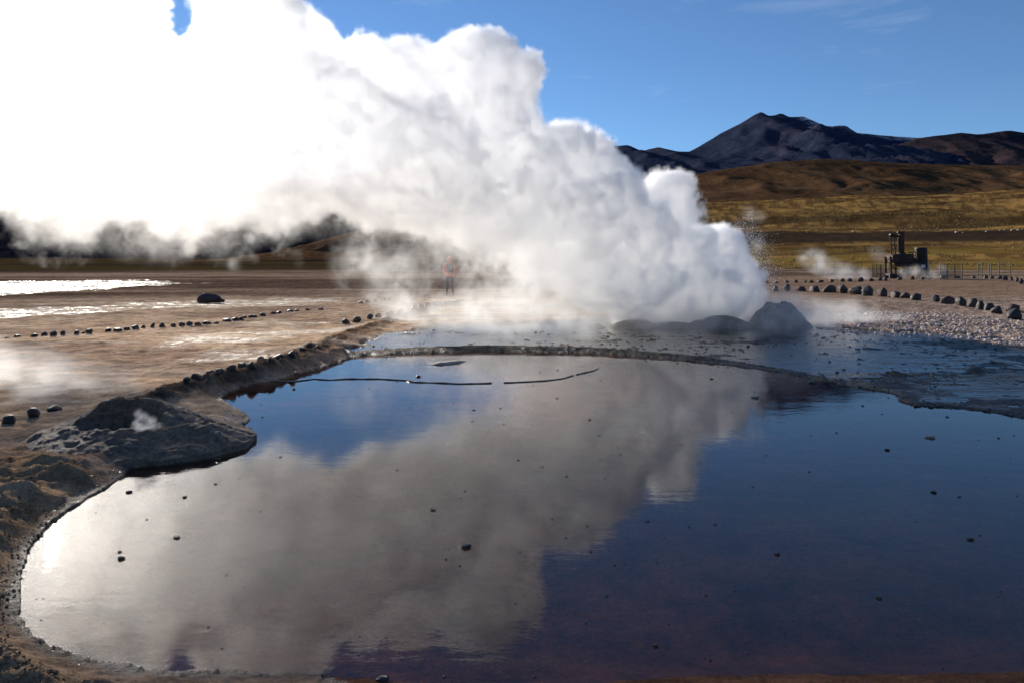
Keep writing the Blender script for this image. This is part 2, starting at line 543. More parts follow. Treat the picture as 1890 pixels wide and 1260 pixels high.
def land_sheet(name, pts, z, step, key, mat, label):
    """a water film lying on one zone of the ground, ending where that zone ends"""
    p = np.array(pts)
    xs = np.arange(p[:, 0].min() - .5, p[:, 0].max() + .5, step); ys = np.arange(p[:, 1].min() - .5, p[:, 1].max() + .5, step)
    XX, YY = np.meshgrid(xs, ys)
    _, q = ground_height(XX.ravel(), YY.ravel(), True)
    ok = np.zeros(XX.size, bool)
    ok[q['near']] = (q[key] < -.02) & (q['dp'] > .13)
    if key == 'df': ok[q['near']] &= q['dt'] > .04
    ok = ok.reshape(XX.shape)
    full = ok[:-1, :-1] & ok[1:, :-1] & ok[:-1, 1:] & ok[1:, 1:]
    nx = len(xs)
    jj, ii_ = np.nonzero(full)
    b0 = jj * nx + ii_
    quads = np.stack([b0, b0 + 1, b0 + nx + 1, b0 + nx], 1)
    used, inv = np.unique(quads, return_inverse=True)
    co = np.stack([XX.ravel()[used], YY.ravel()[used], z(YY.ravel()[used]) if callable(z) else np.full(len(used), z)], 1)
    me = bpy.data.meshes.new(name)
    me.from_pydata(co.tolist(), [], inv.reshape(-1, 4).tolist())
    return tag(link(name, me, None, mat), label, None, None, 'structure')


terrace_water = land_sheet('terrace_water', TERR, terrace_level, .10, 'dt', water_mat('terrace_water', (.6, .55, .5), .005, 7.0, 1.7, .09),
                           'thin film of blue reflecting water on the sinter terrace')
flat_water = land_sheet('shallow_water', FLAT, .016, .07, 'df', water_mat('shallow_water', (.6, .5, .45), .003, 8.0, 1.7, .08),
                        'shallow puddles between wet crusts beside the pool')


# ------------------------------------------------------------------ mountains and hills
def mountain(name, prof, D, base_py, depth_f, depth_b, nx, ny, mat, label, rough=.16, seed=0, nscale=1.0, sil=.02):
    px = np.array([p[0] for p in prof], float); py = np.array([p[1] for p in prof], float)
    xs = np.linspace(px[0], px[-1], nx)
    hz = np.interp(xs, px, py)
    hz = CAMZ + (HY - hz) * D / FPX
    zb = CAMZ + (HY - base_py) * D / FPX
    X1 = (xs - CX) * D / FPX
    v = np.linspace(-1, 1, ny)
    Yv = np.where(v < 0, D + v * depth_f, D + v * depth_b)
    XX, YY = np.meshgrid(X1, Yv)
    V = np.repeat(v[:, None], nx, 1)
    H = np.repeat((hz - zb)[None, :], ny, 0)
    s = 1 - np.abs(V)
    shape = s ** 1.25
    L = D * .09 * nscale
    wx = XX + (fbm(XX / L, YY / L, seed + 5, 3) - .5) * L * .8
    er = ridged(wx / (L * .55), YY / (L * 1.5), seed, 5) - .6
    env = np.sin(np.pi * np.clip(s, 0, 1)) ** .7 * .9 + sil
    zb = CAMZ + (HY - base_py) * np.minimum(YY, D) / FPX * np.where(V < 0, 1 + .03 * V, 1)
    H = (hz - (CAMZ + (HY - base_py) * D / FPX))[None, :] + 0 * H
    Z = zb + H * shape + H * rough * er * 2.2 * env + H * .05 * (fbm(XX / L * 4, YY / L * 4, seed + 9, 4) - .5) * (env + .2)
    Z = np.where(s <= 0.001, zb - D * .012, Z)
    co = np.stack([XX, YY, Z], -1).reshape(-1, 3)
    i = np.arange(ny - 1)[:, None] * nx; j = np.arange(nx - 1)[None, :]
    quads = np.stack([i + j, i + j + 1, i + nx + j + 1, i + nx + j], -1).reshape(-1, 4)
    me = bpy.data.meshes.new(name)
    me.from_pydata(co.tolist(), [], quads.tolist())
    o = link(name, me, None, mat, True)
    return tag(o, label, None, None, 'structure')


def hill_mat(name, c1, c2, c3, s, snow=None):
    m, nt, b = material(name)
    pos = nt.n('ShaderNodeNewGeometry').outputs['Position']
    a = nt.noise(pos, s, 8.0, .65, .5)
    v = nt.ramp(a.outputs[0], (.32, c1), (.52, c2), (.70, c3))
    f = nt.noise(pos, s * 14, 6.0, .7)
    v = nt.mix(1.0, v, nt.ramp(f.outputs[0], (.3, (.5, .5, .5)), (.7, (1.5, 1.5, 1.5))), 'MULTIPLY')
    if snow:
        z0, z1 = snow
        sep = nt.n('ShaderNodeSeparateXYZ', pos)
        hgt = nt.n('ShaderNodeMapRange', sep.outputs[2], z0, z1, 0., 1.).outputs[0]
        xr = nt.n('ShaderNodeMapRange', sep.outputs[0], 2450., 2560., 0., 1.).outputs[0]
        sn = nt.noise(nt.vm('MULTIPLY', pos, (1., .4, .5)).outputs[0], .012, 6.0, .7)
        k = nt.m('MULTIPLY', nt.m('MULTIPLY', hgt, xr), nt.ramp(sn.outputs[0], (.44, (0, 0, 0)), (.54, (1, 1, 1))))
        v = nt.mix(k, v, (.42, .44, .48))
    nt.t.links.new(v, b.inputs['Base Color'])
    b.inputs['Roughness'].default_value = 1.0
    b.inputs['Specular IOR Level'].default_value = 0.0
    bp = nt.n('ShaderNodeBump'); bp.inputs['Strength'].default_value = .7; bp.inputs['Distance'].default_value = .25 / s * .1
    nt.t.links.new(f.outputs[0], bp.inputs['Height']); nt.t.links.new(bp.outputs[0], b.inputs['Normal'])
    return m


rock_far = hill_mat('hazy_volcano_rock', (.018, .025, .052), (.030, .036, .062), (.062, .054, .070), .0022, (960., 1150.))  # blue of distant haze is put into the rock colours
rock_right = hill_mat('ridge_rock', (.022, .020, .030), (.044, .032, .036), (.08, .052, .046), .003)
brown = hill_mat('hill_earth', (.050, .028, .016), (.095, .052, .027), (.14, .08, .04), .006)
dark = hill_mat('shaded_hill_earth', (.008, .009, .016), (.013, .013, .019), (.024, .02, .022), .004)  # shade of slopes turned from the sun is put into these colours

mountain('volcano', [(300, 330), (600, 330), (850, 290), (950, 275), (1060, 262), (1100, 268), (1130, 270), (1158, 268), (1185, 279), (1215, 272), (1250, 280),
                     (1272, 280), (1290, 271), (1330, 246), (1370, 226), (1392, 212), (1404, 206), (1414, 213), (1428, 212), (1440, 208), (1456, 215),
                     (1480, 214), (1500, 224), (1530, 238), (1580, 246), (1620, 250), (1700, 255), (1800, 262), (1900, 275), (2200, 300), (2600, 330)],
         6000, 345, 3000, 2500, 460, 150, rock_far, 'dark cone shaped volcano with a notched summit behind the plain', .15, 3)
mountain('far_mountain', [(1560, 320), (1640, 272), (1700, 253), (1740, 249), (1772, 245), (1800, 248), (1835, 243), (1862, 241), (1890, 245), (2000, 252), (2200, 262), (2700, 320)],
         4600, 340, 1500, 1500, 260, 90, rock_right, 'reddish dark mountain ridge with a flat top beside the volcano', .14, 23)
mountain('brown_hill', [(1020, 372), (1150, 350), (1220, 338), (1300, 318), (1380, 306), (1440, 297), (1500, 294), (1560, 294), (1600, 298), (1650, 301), (1720, 303),
                        (1800, 304), (1890, 307), (2100, 302), (2500, 330)],
         2000, 372, 750, 500, 320, 100, brown, 'rounded rusty brown hill below the volcano', .13, 37, 1.3)
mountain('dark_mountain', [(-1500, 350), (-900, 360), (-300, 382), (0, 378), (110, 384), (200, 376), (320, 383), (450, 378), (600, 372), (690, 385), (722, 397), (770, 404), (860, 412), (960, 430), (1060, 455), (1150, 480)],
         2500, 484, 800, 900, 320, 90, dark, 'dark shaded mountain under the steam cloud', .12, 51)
mountain('rusty_hill', [(470, 480), (540, 458), (600, 441), (650, 428), (700, 417), (738, 413), (780, 420), (850, 438), (950, 452), (1050, 460), (1200, 470), (1300, 480)],
         900, 483, 260, 250, 220, 80, brown, 'low rusty hill in front of the dark mountain', .16, 67, 1.2)


# ------------------------------------------------------------------ stones
def stone_mesh(name, seed, flat=.75, sub=3, rough=.30):
    bm = bmesh.new()
    bmesh.ops.create_icosphere(bm, subdivisions=sub, radius=.5)
    r = random.Random(seed)
    off = Vector((r.uniform(-50, 50), r.uniform(-50, 50), r.uniform(-50, 50)))
    cuts = [(Vector((r.gauss(0, 1), r.gauss(0, 1), r.gauss(0, .7))).normalized(), r.uniform(.26, .43)) for _ in range(11)]
    for v in bm.verts:
        p = v.co.copy()
        k = 1 + rough * mnoise.noise(p * 2.2 + off) + rough * .5 * mnoise.noise(p * 5 + off) + rough * .22 * mnoise.noise(p * 12 + off)
        p *= k
        for nrm, d in cuts:
            e = p.dot(nrm) - d
            if e > 0: p -= nrm * e * .93
        v.co = Vector((p.x, p.y, p.z * flat))
    zs = min(v.co.z for v in bm.verts)
    for v in bm.verts:
        if v.co.z < zs * .62: v.co.z = zs * .62
    for f in bm.faces: f.smooth = True
    me = bpy.data.meshes.new(name)
    bm.to_mesh(me); bm.free()
    return me


basalt = simple_mat('dark_basalt', (.026, .021, .019), .6, .5, 5.0, .6, col2=(.010, .008, .008))
reddish = simple_mat('reddish_lava', (.055, .030, .025), .75, .45, 5.0, .6, col2=(.03, .018, .016))
pale = simple_mat('pale_stone', (.30, .26, .22), .8, .4, 5.0, .5)
wetrock = simple_mat('wet_pebble', (.045, .036, .032), .25, .5, 9.0, .5)
ochre = simple_mat('added_ochre_stone', (.30, .12, .035), .6, .4, 5.0, .4)
VAR = [stone_mesh('boulder', s, f) for s, f in ((1, .78), (2, .9), (3, .7), (4, .82), (5, .95), (6, .74), (8, .86), (9, .68))]
VARR = [m.copy() for m in VAR]
for m in VAR: m.materials.append(basalt)
for m in VARR: m.materials.append(reddish)

ORD = ['first', 'second', 'third', 'fourth', 'fifth', 'sixth', 'seventh', 'eighth', 'ninth', 'tenth', 'eleventh', 'twelfth', 'thirteenth', 'fourteenth', 'fifteenth',
       'sixteenth', 'seventeenth', 'eighteenth', 'nineteenth', 'twentieth']
TENS = {20: ('twentieth', 'twenty'), 30: ('thirtieth', 'thirty'), 40: ('fortieth', 'forty')}


def ordinal(i):
    n = i + 1
    if n <= 20: return ORD[i]
    return TENS[n][0] if n in TENS else TENS[n // 10 * 10][1] + '-' + ORD[n % 10 - 1]


def place_stone(px, py, w, h, label, group, name='boulder', red=.25, base=None):
    """px,py: the middle of its foot in the photo; w,h: its size there"""
    x, y, z = ground_at(px, py)
    jit = random.uniform(.86, 1.12)
    s = w * y / FPX * jit
    hh = h * y / FPX * random.uniform(.95, 1.15)
    red_ = random.random() < red
    me = random.choice(VARR if red_ else VAR)
    o = bpy.data.objects.new(name, me)
    C.objects.link(o)
    dz = max(v.co.z for v in me.vertices) - min(v.co.z for v in me.vertices)
    zs = hh * 1.08 / dz
    o.scale = (s, s * random.uniform(.8, 1.1), zs)
    o.rotation_euler = (random.uniform(-.22, .22), random.uniform(-.22, .22), random.uniform(0, 6.28))
    mn = min(v.co.z for v in me.vertices)
    o.location = (x, y + s * .3, z - mn * zs - hh * random.uniform(.08, .2))
    tag(o, label, 'boulder', group)
    return o


def row(items, group, where, red):
    ws = sorted(i[2] for i in items)
    med = ws[len(ws) // 2]
    for i, (px, py, w, h) in enumerate(items):
        size = 'large' if w > med * 1.15 else 'small' if w < med * .85 else 'middling'
        shape = 'low' if h < w * .58 else 'upright' if h > w * .78 else 'rounded'
        place_stone(px, py, w, h, '%s %s dark stone, %s %s' % (size, shape, ordinal(i), where), group, red=red)


def Z3(lst, ox, oy, k=3.0):
    """(x, y centre, w, h) read off an enlarged crop -> photo pixels, y at the foot"""
    return [(ox + x / k, oy + (y + h * .5) / k, w / k, h / k) for x, y, w, h in lst]


inner = Z3([(435, 508, 50, 30), (522, 517, 45, 38), (582, 513, 55, 40), (663, 520, 60, 27), (737, 521, 62, 38), (820, 520, 82, 42), (896, 519, 70, 52), (975, 529, 65, 48), (1043, 534, 75, 52),
            (1122, 538, 60, 50), (1195, 548, 65, 42), (1246, 555, 60, 35), (1303, 563, 70, 40), (1415, 574, 60, 38), (1480, 582, 75, 48), (1549, 586, 62, 55),
            (1617, 600, 56, 50), (1660, 612, 54, 45), (1708, 618, 75, 42), (1758, 632, 75, 45), (1838, 626, 85, 54), (1858, 655, 90, 65)], 1260, 360)
row(inner, 'boulders curving round the terrace', 'from the steam jet in the terrace row', .35)
far = Z3([(466, 480, 26, 18), (522, 482, 22, 14), (576, 477, 36, 18), (631, 477, 26, 18), (682, 479, 26, 14), (717, 477, 28, 18), (769, 477, 34, 16), (830, 475, 34, 17), (888, 472, 34, 20),
          (933, 470, 36, 20), (991, 469, 36, 24), (1047, 469, 28, 20), (1098, 466, 30, 20), (1127, 465, 26, 22), (1207, 463, 28, 16), (1275, 459, 36, 22), (1331, 461, 30, 18), (1379, 462, 18, 13),
          (1451, 452, 38, 24), (1527, 455, 36, 14), (1617, 455, 26, 16), (1683, 456, 26, 16), (1720, 457, 30, 16), (1759, 457, 32, 20), (1797, 458, 30, 26), (1825, 462, 24, 22), (1858, 468, 36, 26),
          (1882, 478, 30, 26)], 1260, 360)
row(far, 'boulders in the far row before the machine', 'from the steam jet in the machine row', .4)
left = Z3([(30, 786, 26, 12), (90, 782, 30, 14), (182, 774, 45, 18), (237, 770, 32, 20), (292, 766, 36, 28), (345, 764, 32, 22), (416, 760, 40, 22), (458, 762, 20, 8), (490, 752, 38, 26), (594, 746, 36, 20),
           (645, 743, 50, 20), (695, 737, 45, 20), (742, 733, 40, 24), (787, 729, 30, 18), (840, 723, 35, 24), (893, 719, 36, 24), (955, 718, 36, 22), (1002, 713, 40, 24), (1043, 711, 34, 22),
           (1092, 708, 40, 22), (1142, 705, 48, 18), (1190, 703, 40, 14), (1249, 690, 46, 22), (1297, 686, 36, 20), (1328, 684, 34, 18), (1354, 675, 30, 16), (1395, 670, 50, 16), (1450, 662, 40, 16),
           (1510, 652, 36, 16), (1545, 647, 35, 14), (1605, 640, 40, 14), (1640, 637, 30, 12), (1700, 634, 36, 12), (1770, 630, 36, 10)], 0, 360)
row(left, 'boulders across the tan flat', 'from the open end of the flat row', .1)
bank = Z3([(1028, 1032, 62, 26), (1083, 1022, 62, 30), (1150, 1009, 55, 28), (1203, 997, 58, 30), (1272, 970, 76, 34), (1336, 952, 60, 36), (1388, 932, 62, 44), (1437, 920, 52, 30),
           (1497, 907, 60, 34), (1540, 893, 60, 30), (1612, 867, 66, 36), (1670, 850, 55, 28), (1712, 838, 46, 24), (1755, 828, 46, 22)], 0, 360) + \
    Z3([(25, 697, 50, 34), (85, 688, 60, 36), (155, 672, 40, 28), (205, 665, 48, 30), (270, 655, 54, 34), (325, 645, 44, 30), (400, 628, 45, 28), (440, 620, 42, 26), (475, 615, 42, 26),
        (505, 608, 38, 22), (540, 600, 34, 18)], 630, 360)
row(bank, 'boulders along the pool bank', 'from the crater mound along the muddy bank', .1)
back = Z3([(105, 595, 34, 14), (145, 588, 28, 14), (185, 583, 28, 16), (235, 578, 28, 14), (262, 577, 22, 12), (375, 567, 24, 10)], 630, 360)
row(back, 'boulders in the short row in the mist', 'of six in the short misty row', .1)
for (px, py, w, h, lab) in ((57, 770, 26, 18, 'grey rounded stone in the steam beside the crater mound, nearest of three to it'),
                            (93, 760, 24, 12, 'grey flat stone half hidden behind the shoulder of the crater mound'),
                            (10, 784, 26, 18, 'grey rounded stone in the steam farthest from the crater mound')):
    place_stone(px, py, w, h, lab, 'stones in the steam beside the crater mound', red=0)

# lone dark outcrop on the flat
rk = stone_mesh('outcrop', 77, .6, 4, .34); rk.materials.append(reddish)
o = link('outcrop', rk)
x, y, z = ground_at(385, 560)
o.scale = (1.05, .8, .75); o.location = (x, y, z + .16)
tag(o, 'lone dark flat topped rock out on the brown flat', 'rock')
for (px, py, w, h, lab) in ((1578, 432, 12, 7, 'dark rock on the grass slope before the dark band'),):
    pass

# pebbles lying in the pool
PEB = [stone_mesh('pebble', 100 + k, .55, 2, .35) for k in range(5)]
for m in PEB: m.materials.append(wetrock)
PALEP = stone_mesh('pebble', 120, .4, 3, .5); PALEP.materials.append(pale)
pebbles = [(237, 908, 14, 'dark oval pebble in the pale shallows closest to the soil bank'), (327, 992, 17, 'dark rounded pebble alone in the bright reflection'),
           (341, 917, 11, 'thin flat pebble in the dark streak of the reflection'), (222, 1018, 10, 'small pointed pebble just above a longer flat one'),
           (224, 1030, 19, 'long flat pebble just below a small pointed one'), (401, 848, 13, 'dark oval pebble off the foot of the crater mound'),
           (397, 893, 8, 'tiny dark pebble between the crater mound and the bright reflection'), (543, 718, 8, 'small heart shaped pebble below the end of the crust line'),
           (771, 695, 11, 'dark triangular pebble just above the crust line'), (800, 941, 14, 'small pointed dark pebble in the middle of the cloud reflection'),
           (859, 1009, 22, 'largest dark pebble in the middle of the cloud reflection'), (1500, 706, 19, 'dark flat stone near the terrace edge of the pool'),
           (1637, 830, 12, 'dark round pebble in the deep blue water'), (1724, 908, 12, 'dark pebble in the deep blue water below the round one'),
           (1145, 838, 6, 'tiny dark pebble under the grey bulge of the reflection'), (1435, 1022, 13, 'flat pebble in the brown water beyond the reflection'),
           (1622, 1103, 14, 'flat grey pebble in the brown water near the camera'), (1210, 1191, 15, 'shiny dark pebble in the brown water nearest the camera'),
           (1320, 967, 9, 'small flat pebble just off the lowest reflected bulge'), (706, 1254, 32, 'black wet stone poking out at the near shore'),
           (1195, 962, 9, 'small grey pebble below the notch of the reflection'), (1090, 1018, 10, 'small grey pebble at the edge of the reflected cloud'),
           (1020, 958, 8, 'small pale pebble inside the lower reflected bulge'), (518, 843, 7, 'tiny pebble at the upper edge of the left reflected cloud'.replace('left ', '')),
           (1790, 995, 14, 'flat sunken pebble far out in the dark blue water')]
for (px, py, w, lab) in pebbles:
    x, y = G0(px, py)
    me = random.choice(PEB)
    o = bpy.data.objects.new('pebble', me); C.objects.link(o)
    s = w * y / FPX
    o.scale = (s, s * .8, s * .75); o.location = (x, y, s * .08); o.rotation_euler = (0, 0, random.uniform(-.5, .5))
    tag(o, lab, 'pebble', 'pebbles lying in the pool')
for (px, py, w, lab) in ((1394, 733, 24, 'pale crusty sinter lump below the reflected steam jet'), (1716, 807, 24, 'low crusty sinter lump in the deep blue water')):
    x, y = G0(px, py)
    o = bpy.data.objects.new('sinter_lump', PALEP); C.objects.link(o)
    s = w * y / FPX
    o.scale = (s, s * .7, s * .6); o.location = (x, y, s * .05); o.rotation_euler = (0, 0, random.uniform(0, 3))
    tag(o, lab, 'sinter lump', 'sinter lumps in the pool')
for (px, py, w, lab) in ((519, 694, 14, 'added orange brown stone in place of a reflected spot, lower of two'), (545, 690, 14, 'added orange brown stone in place of a reflected spot, upper of two')):  # stones added in place of orange spots in the pool reflection
    x, y = G0(px, py)
    me = PEB[1].copy(); me.materials.clear(); me.materials.append(ochre)
    o = bpy.data.objects.new('added_ochre_stone', me); C.objects.link(o)
    s = w * y / FPX
    o.scale = (s, s, s * .8); o.location = (x, y, .02)
    tag(o, lab, 'stone', 'ochre stones added for orange reflections')


def scatter_mesh(name, pts, sizes, mat, label, seed=0, sub=1, flat=.6, cat=None):
    """many tiny stones as one mesh"""
    bm = bmesh.new(); bmesh.ops.create_icosphere(bm, subdivisions=sub, radius=.5)
    bv = np.array([v.co[:] for v in bm.verts]); bf = np.array([[v.index for v in f.verts] for f in bm.faces]); bm.free()
    r = np.random.default_rng(seed)
    n = len(pts); k = len(bv)
    jit = bv[None] * (1 + r.uniform(-.35, .35, (n, k, 1)))
    jit[..., 2] *= flat
    jit = jit * np.asarray(sizes)[:, None, None]
    a = r.uniform(0, 6.28, n)
    ca, sa = np.cos(a)[:, None], np.sin(a)[:, None]
    xx = jit[..., 0] * ca - jit[..., 1] * sa; yy = jit[..., 0] * sa + jit[..., 1] * ca
    co = np.stack([xx, yy, jit[..., 2]], -1) + np.asarray(pts)[:, None, :]
    fs = (bf[None] + (np.arange(n) * k)[:, None, None]).reshape(-1, 3)
    me = bpy.data.meshes.new(name)
    me.from_pydata(co.reshape(-1, 3).tolist(), [], fs.tolist())
    return tag(link(name, me, None, mat), label, cat, None, 'stuff')


# grit on the pool and the terrace
def rand_poly(polypx, n, seed, z):
    r = np.random.default_rng(seed)
    xs = np.array([p[0] for p in polypx]); ys = np.array([p[1] for p in polypx])
    pts = [G0(x, y, z) for x, y in polypx]
    X = []; Yl = []
    q = 0
    while q < n:
        x = r.uniform(xs.min(), xs.max(), n); y = r.uniform(ys.min(), ys.max(), n)
        Y = (CAMZ - z) * FPX / (y - HY); Xw = (x - CX) * Y / FPX
        d = sdf(pts, Xw, Y)
        k = d < -.03
        X.append(Xw[k]); Yl.append(Y[k]); q += k.sum()
    return np.concatenate(X)[:n], np.concatenate(Yl)[:n]


x, y = rand_poly(TERR_PX, 900, 3, .08)
keep = fbm(x * .9, y * 1.6, 7, 3) > .45
x, y = x[keep], y[keep]
zz = np.maximum(ground_height(x, y), terrace_level(y))
scatter_mesh('gravel', np.stack([x, y, zz], 1), rng.gamma(2., .011, len(x)) + .008, wetrock, 'dark grit strewn over the wet terrace', 5)
x, y = rand_poly(POOL_PX, 420, 8, 0)
far_ = y > 6.5
near_ = rng.random(len(x)) < .35
k = far_ | near_
x, y = x[k], y[k]
scatter_mesh('gravel', np.stack([x, y, np.full(len(x), .001)], 1), rng.uniform(.006, .03, len(x)) * np.clip(y / 6, .5, 1.5), wetrock, 'specks of grit floating on the dark pool', 6)
# shore grit
sp = np.array(POOL)
ii = rng.integers(0, len(sp), 1800); tt = rng.random(1800)
pp = sp[ii] * (1 - tt[:, None]) + sp[(ii + 1) % len(sp)] * tt[:, None] + rng.normal(0, .05, (1800, 2)) * np.clip(sp[ii][:, 1:] / 6, .5, 2)
zz = ground_height(pp[:, 0], pp[:, 1])
k = zz > -.012
scatter_mesh('gravel', np.stack([pp[k, 0], pp[k, 1], zz[k]], 1), rng.uniform(.004, .016, k.sum()) * np.clip(pp[k, 1] / 5, .6, 2), wetrock, 'wet grit along the water line of the pool', 9)
# soil clods at the camera's feet
x, y = rand_poly([(-200, 840), (225, 880), (180, 920), (60, 1000), (25, 1100), (60, 1205), (300, 1245), (640, 1275), (640, 1300), (-300, 1300)], 2600, 12, .15)
clod = simple_mat('soil_clod', (.16, .10, .058), .95, .4, 9.0, .5)
scatter_mesh('gravel', np.stack([x, y, ground_height(x, y) + .002], 1), rng.gamma(2.0, .0035, len(x)) + .003, clod, 'crumbs of brown soil on the near bank', 13, 1, .7)
# sinter gravel apron
x, y = rand_poly([(1500, 612), (1560, 585), (1700, 585), (1850, 598), (2000, 625), (2000, 645), (1890, 638), (1780, 630), (1620, 622)], 5200, 14, .1)
sint = simple_mat('pink_sinter', (.40, .31, .27), .8, .35, 9.0, .4)
scatter_mesh('gravel', np.stack([x, y, ground_height(x, y)], 1), rng.gamma(2., .016, len(x)) + .012, sint, 'knobbly pinkish sinter gravel behind the terrace', 15, 1, .7)
# terrace rim crust
ri = [G0(x_, y_, .08) for x_, y_ in TERR_PX[:16]]
sp = np.array(ri); ii = rng.integers(0, len(sp) - 1, 1500); tt = rng.random(1500)[:, None]
pp = sp[ii] * (1 - tt) + sp[ii + 1] * tt + rng.normal(0, .12, (1500, 2)) * [1, 1.8] - [0, .08]
scatter_mesh('gravel', np.stack([pp[:, 0], pp[:, 1], ground_height(pp[:, 0], pp[:, 1])], 1), rng.gamma(2., .008, 1500) + .008, simple_mat('crust', (.20, .165, .12), .5, .5, 8.0, .5), 'knobbly dark crust along the terrace rim', 16, 1, .7)
# flat crust right
x, y = rand_poly(FLAT_PX, 2200, 18, .03)
k = (fbm(x * 1.2, y * 2.5, 19, 4) > .5)
scatter_mesh('gravel', np.stack([x[k], y[k], ground_height(x[k], y[k])], 1), rng.uniform(.012, .05, k.sum()), simple_mat('flat_crust', (.15, .12, .10), .5, .5, 8.0, .5), 'crusty grit on the wet flat beside the pool', 20, 1, .6)


# crust line floating across the pool
def ribbon(name, px, w, h, mat, label, cat):
    pts = [Vector((*G0(a, b), 0)) for a, b in px]
    dense = []
    for a, b in zip(pts[:-1], pts[1:]):
        for k in range(8): dense.append(a.lerp(b, k / 8))
    dense.append(pts[-1])
    bm = bmesh.new(); prev = None
    for i, p in enumerate(dense):
        d = (dense[min(i + 1, len(dense) - 1)] - dense[max(i - 1, 0)]).normalized()
        nrm = Vector((-d.y, d.x, 0))
        e = min(i, len(dense) - 1 - i) / 6
        k = min(1, e + .15) * (1 + .5 * mnoise.noise(p * 9))
        j = nrm * .012 * mnoise.noise(p * 5)
        gap = mnoise.noise(p * 2.7 + Vector((9, 3, 0))) > .42
        if gap: prev = None; continue
        ring = [bm.verts.new(p + j - nrm * w * k + Vector((0, 0, -.01))), bm.verts.new(p + j - nrm * w * .5 * k + Vector((0, 0, h * k))),
                bm.verts.new(p + j + nrm * w * .5 * k + Vector((0, 0, h * k))), bm.verts.new(p + j + nrm * w * k + Vector((0, 0, -.01)))]
        if prev:
            for q in range(3): bm.faces.new((prev[q], ring[q], ring[q + 1], prev[q + 1]))
        prev = ring
    bmesh.ops.recalc_face_normals(bm, faces=bm.faces)
    me = bpy.data.meshes.new(name); bm.to_mesh(me); bm.free()
    return tag(link(name, me, None, mat), label, cat)


ribbon('sinter_crust', [(480, 703), (540, 704), (580, 699), (610, 701), (640, 699), (700, 699), (750, 702), (765, 705), (800, 706), (850, 708), (900, 707), (960, 705), (1010, 702),
                        (1040, 698), (1060, 692), (1095, 684), (1106, 679)], .019, .013, wetrock, 'thin dark crust line winding across the pool surface', 'crust')
ribbon('sinter_crust', [(796, 673), (815, 671), (835, 669), (860, 666)], .10, .03, pale, 'short pale crust islet near the far edge of the pool', 'crust')


# ------------------------------------------------------------------ mounds
def mound_mat(name, c1, c2, rough):
    m, nt, b = material(name)
    tc = nt.n('ShaderNodeTexCoord').outputs['Object']
    a = nt.noise(tc, 3.0, 8.0, .65, .6)
    f = nt.noise(tc, 22.0, 6.0, .7)
    v = nt.ramp(a.outputs[0], (.3, c1), (.7, c2))
    v = nt.mix(1.0, v, nt.ramp(f.outputs[0], (.3, (.4, .39, .38)), (.7, (1.7, 1.6, 1.5))), 'MULTIPLY')
    st = nt.noise(nt.vm('MULTIPLY', tc, (1.2, 1.2, 7.0)).outputs[0], 4.0, 6.0, .7, 1.2)
    v = nt.mix(nt.ramp(st.outputs[0], (.56, (0, 0, 0)), (.66, (.8, .8, .8))), v, (.30, .24, .20))
    v = nt.mix(nt.ramp(st.outputs[0], (.30, (.7, .7, .7)), (.40, (0, 0, 0))), v, (.14, .06, .03))
    nt.t.links.new(v, b.inputs['Base Color'])
    nt.t.links.new(nt.n('ShaderNodeMapRange', a.outputs[0], .3, .7, rough, rough + .3).outputs[0], b.inputs['Roughness'])
    bp = nt.n('ShaderNodeBump'); bp.inputs['Strength'].default_value = .9; bp.inputs['Distance'].default_value = .03
    bp.inputs['Distance'].default_value = .05
    nt.t.links.new(nt.noise(tc, 9.0, 9.0, .75, .6).outputs[0], bp.inputs['Height'])
    nt.t.links.new(bp.outputs[0], b.inputs['Normal'])
    return m


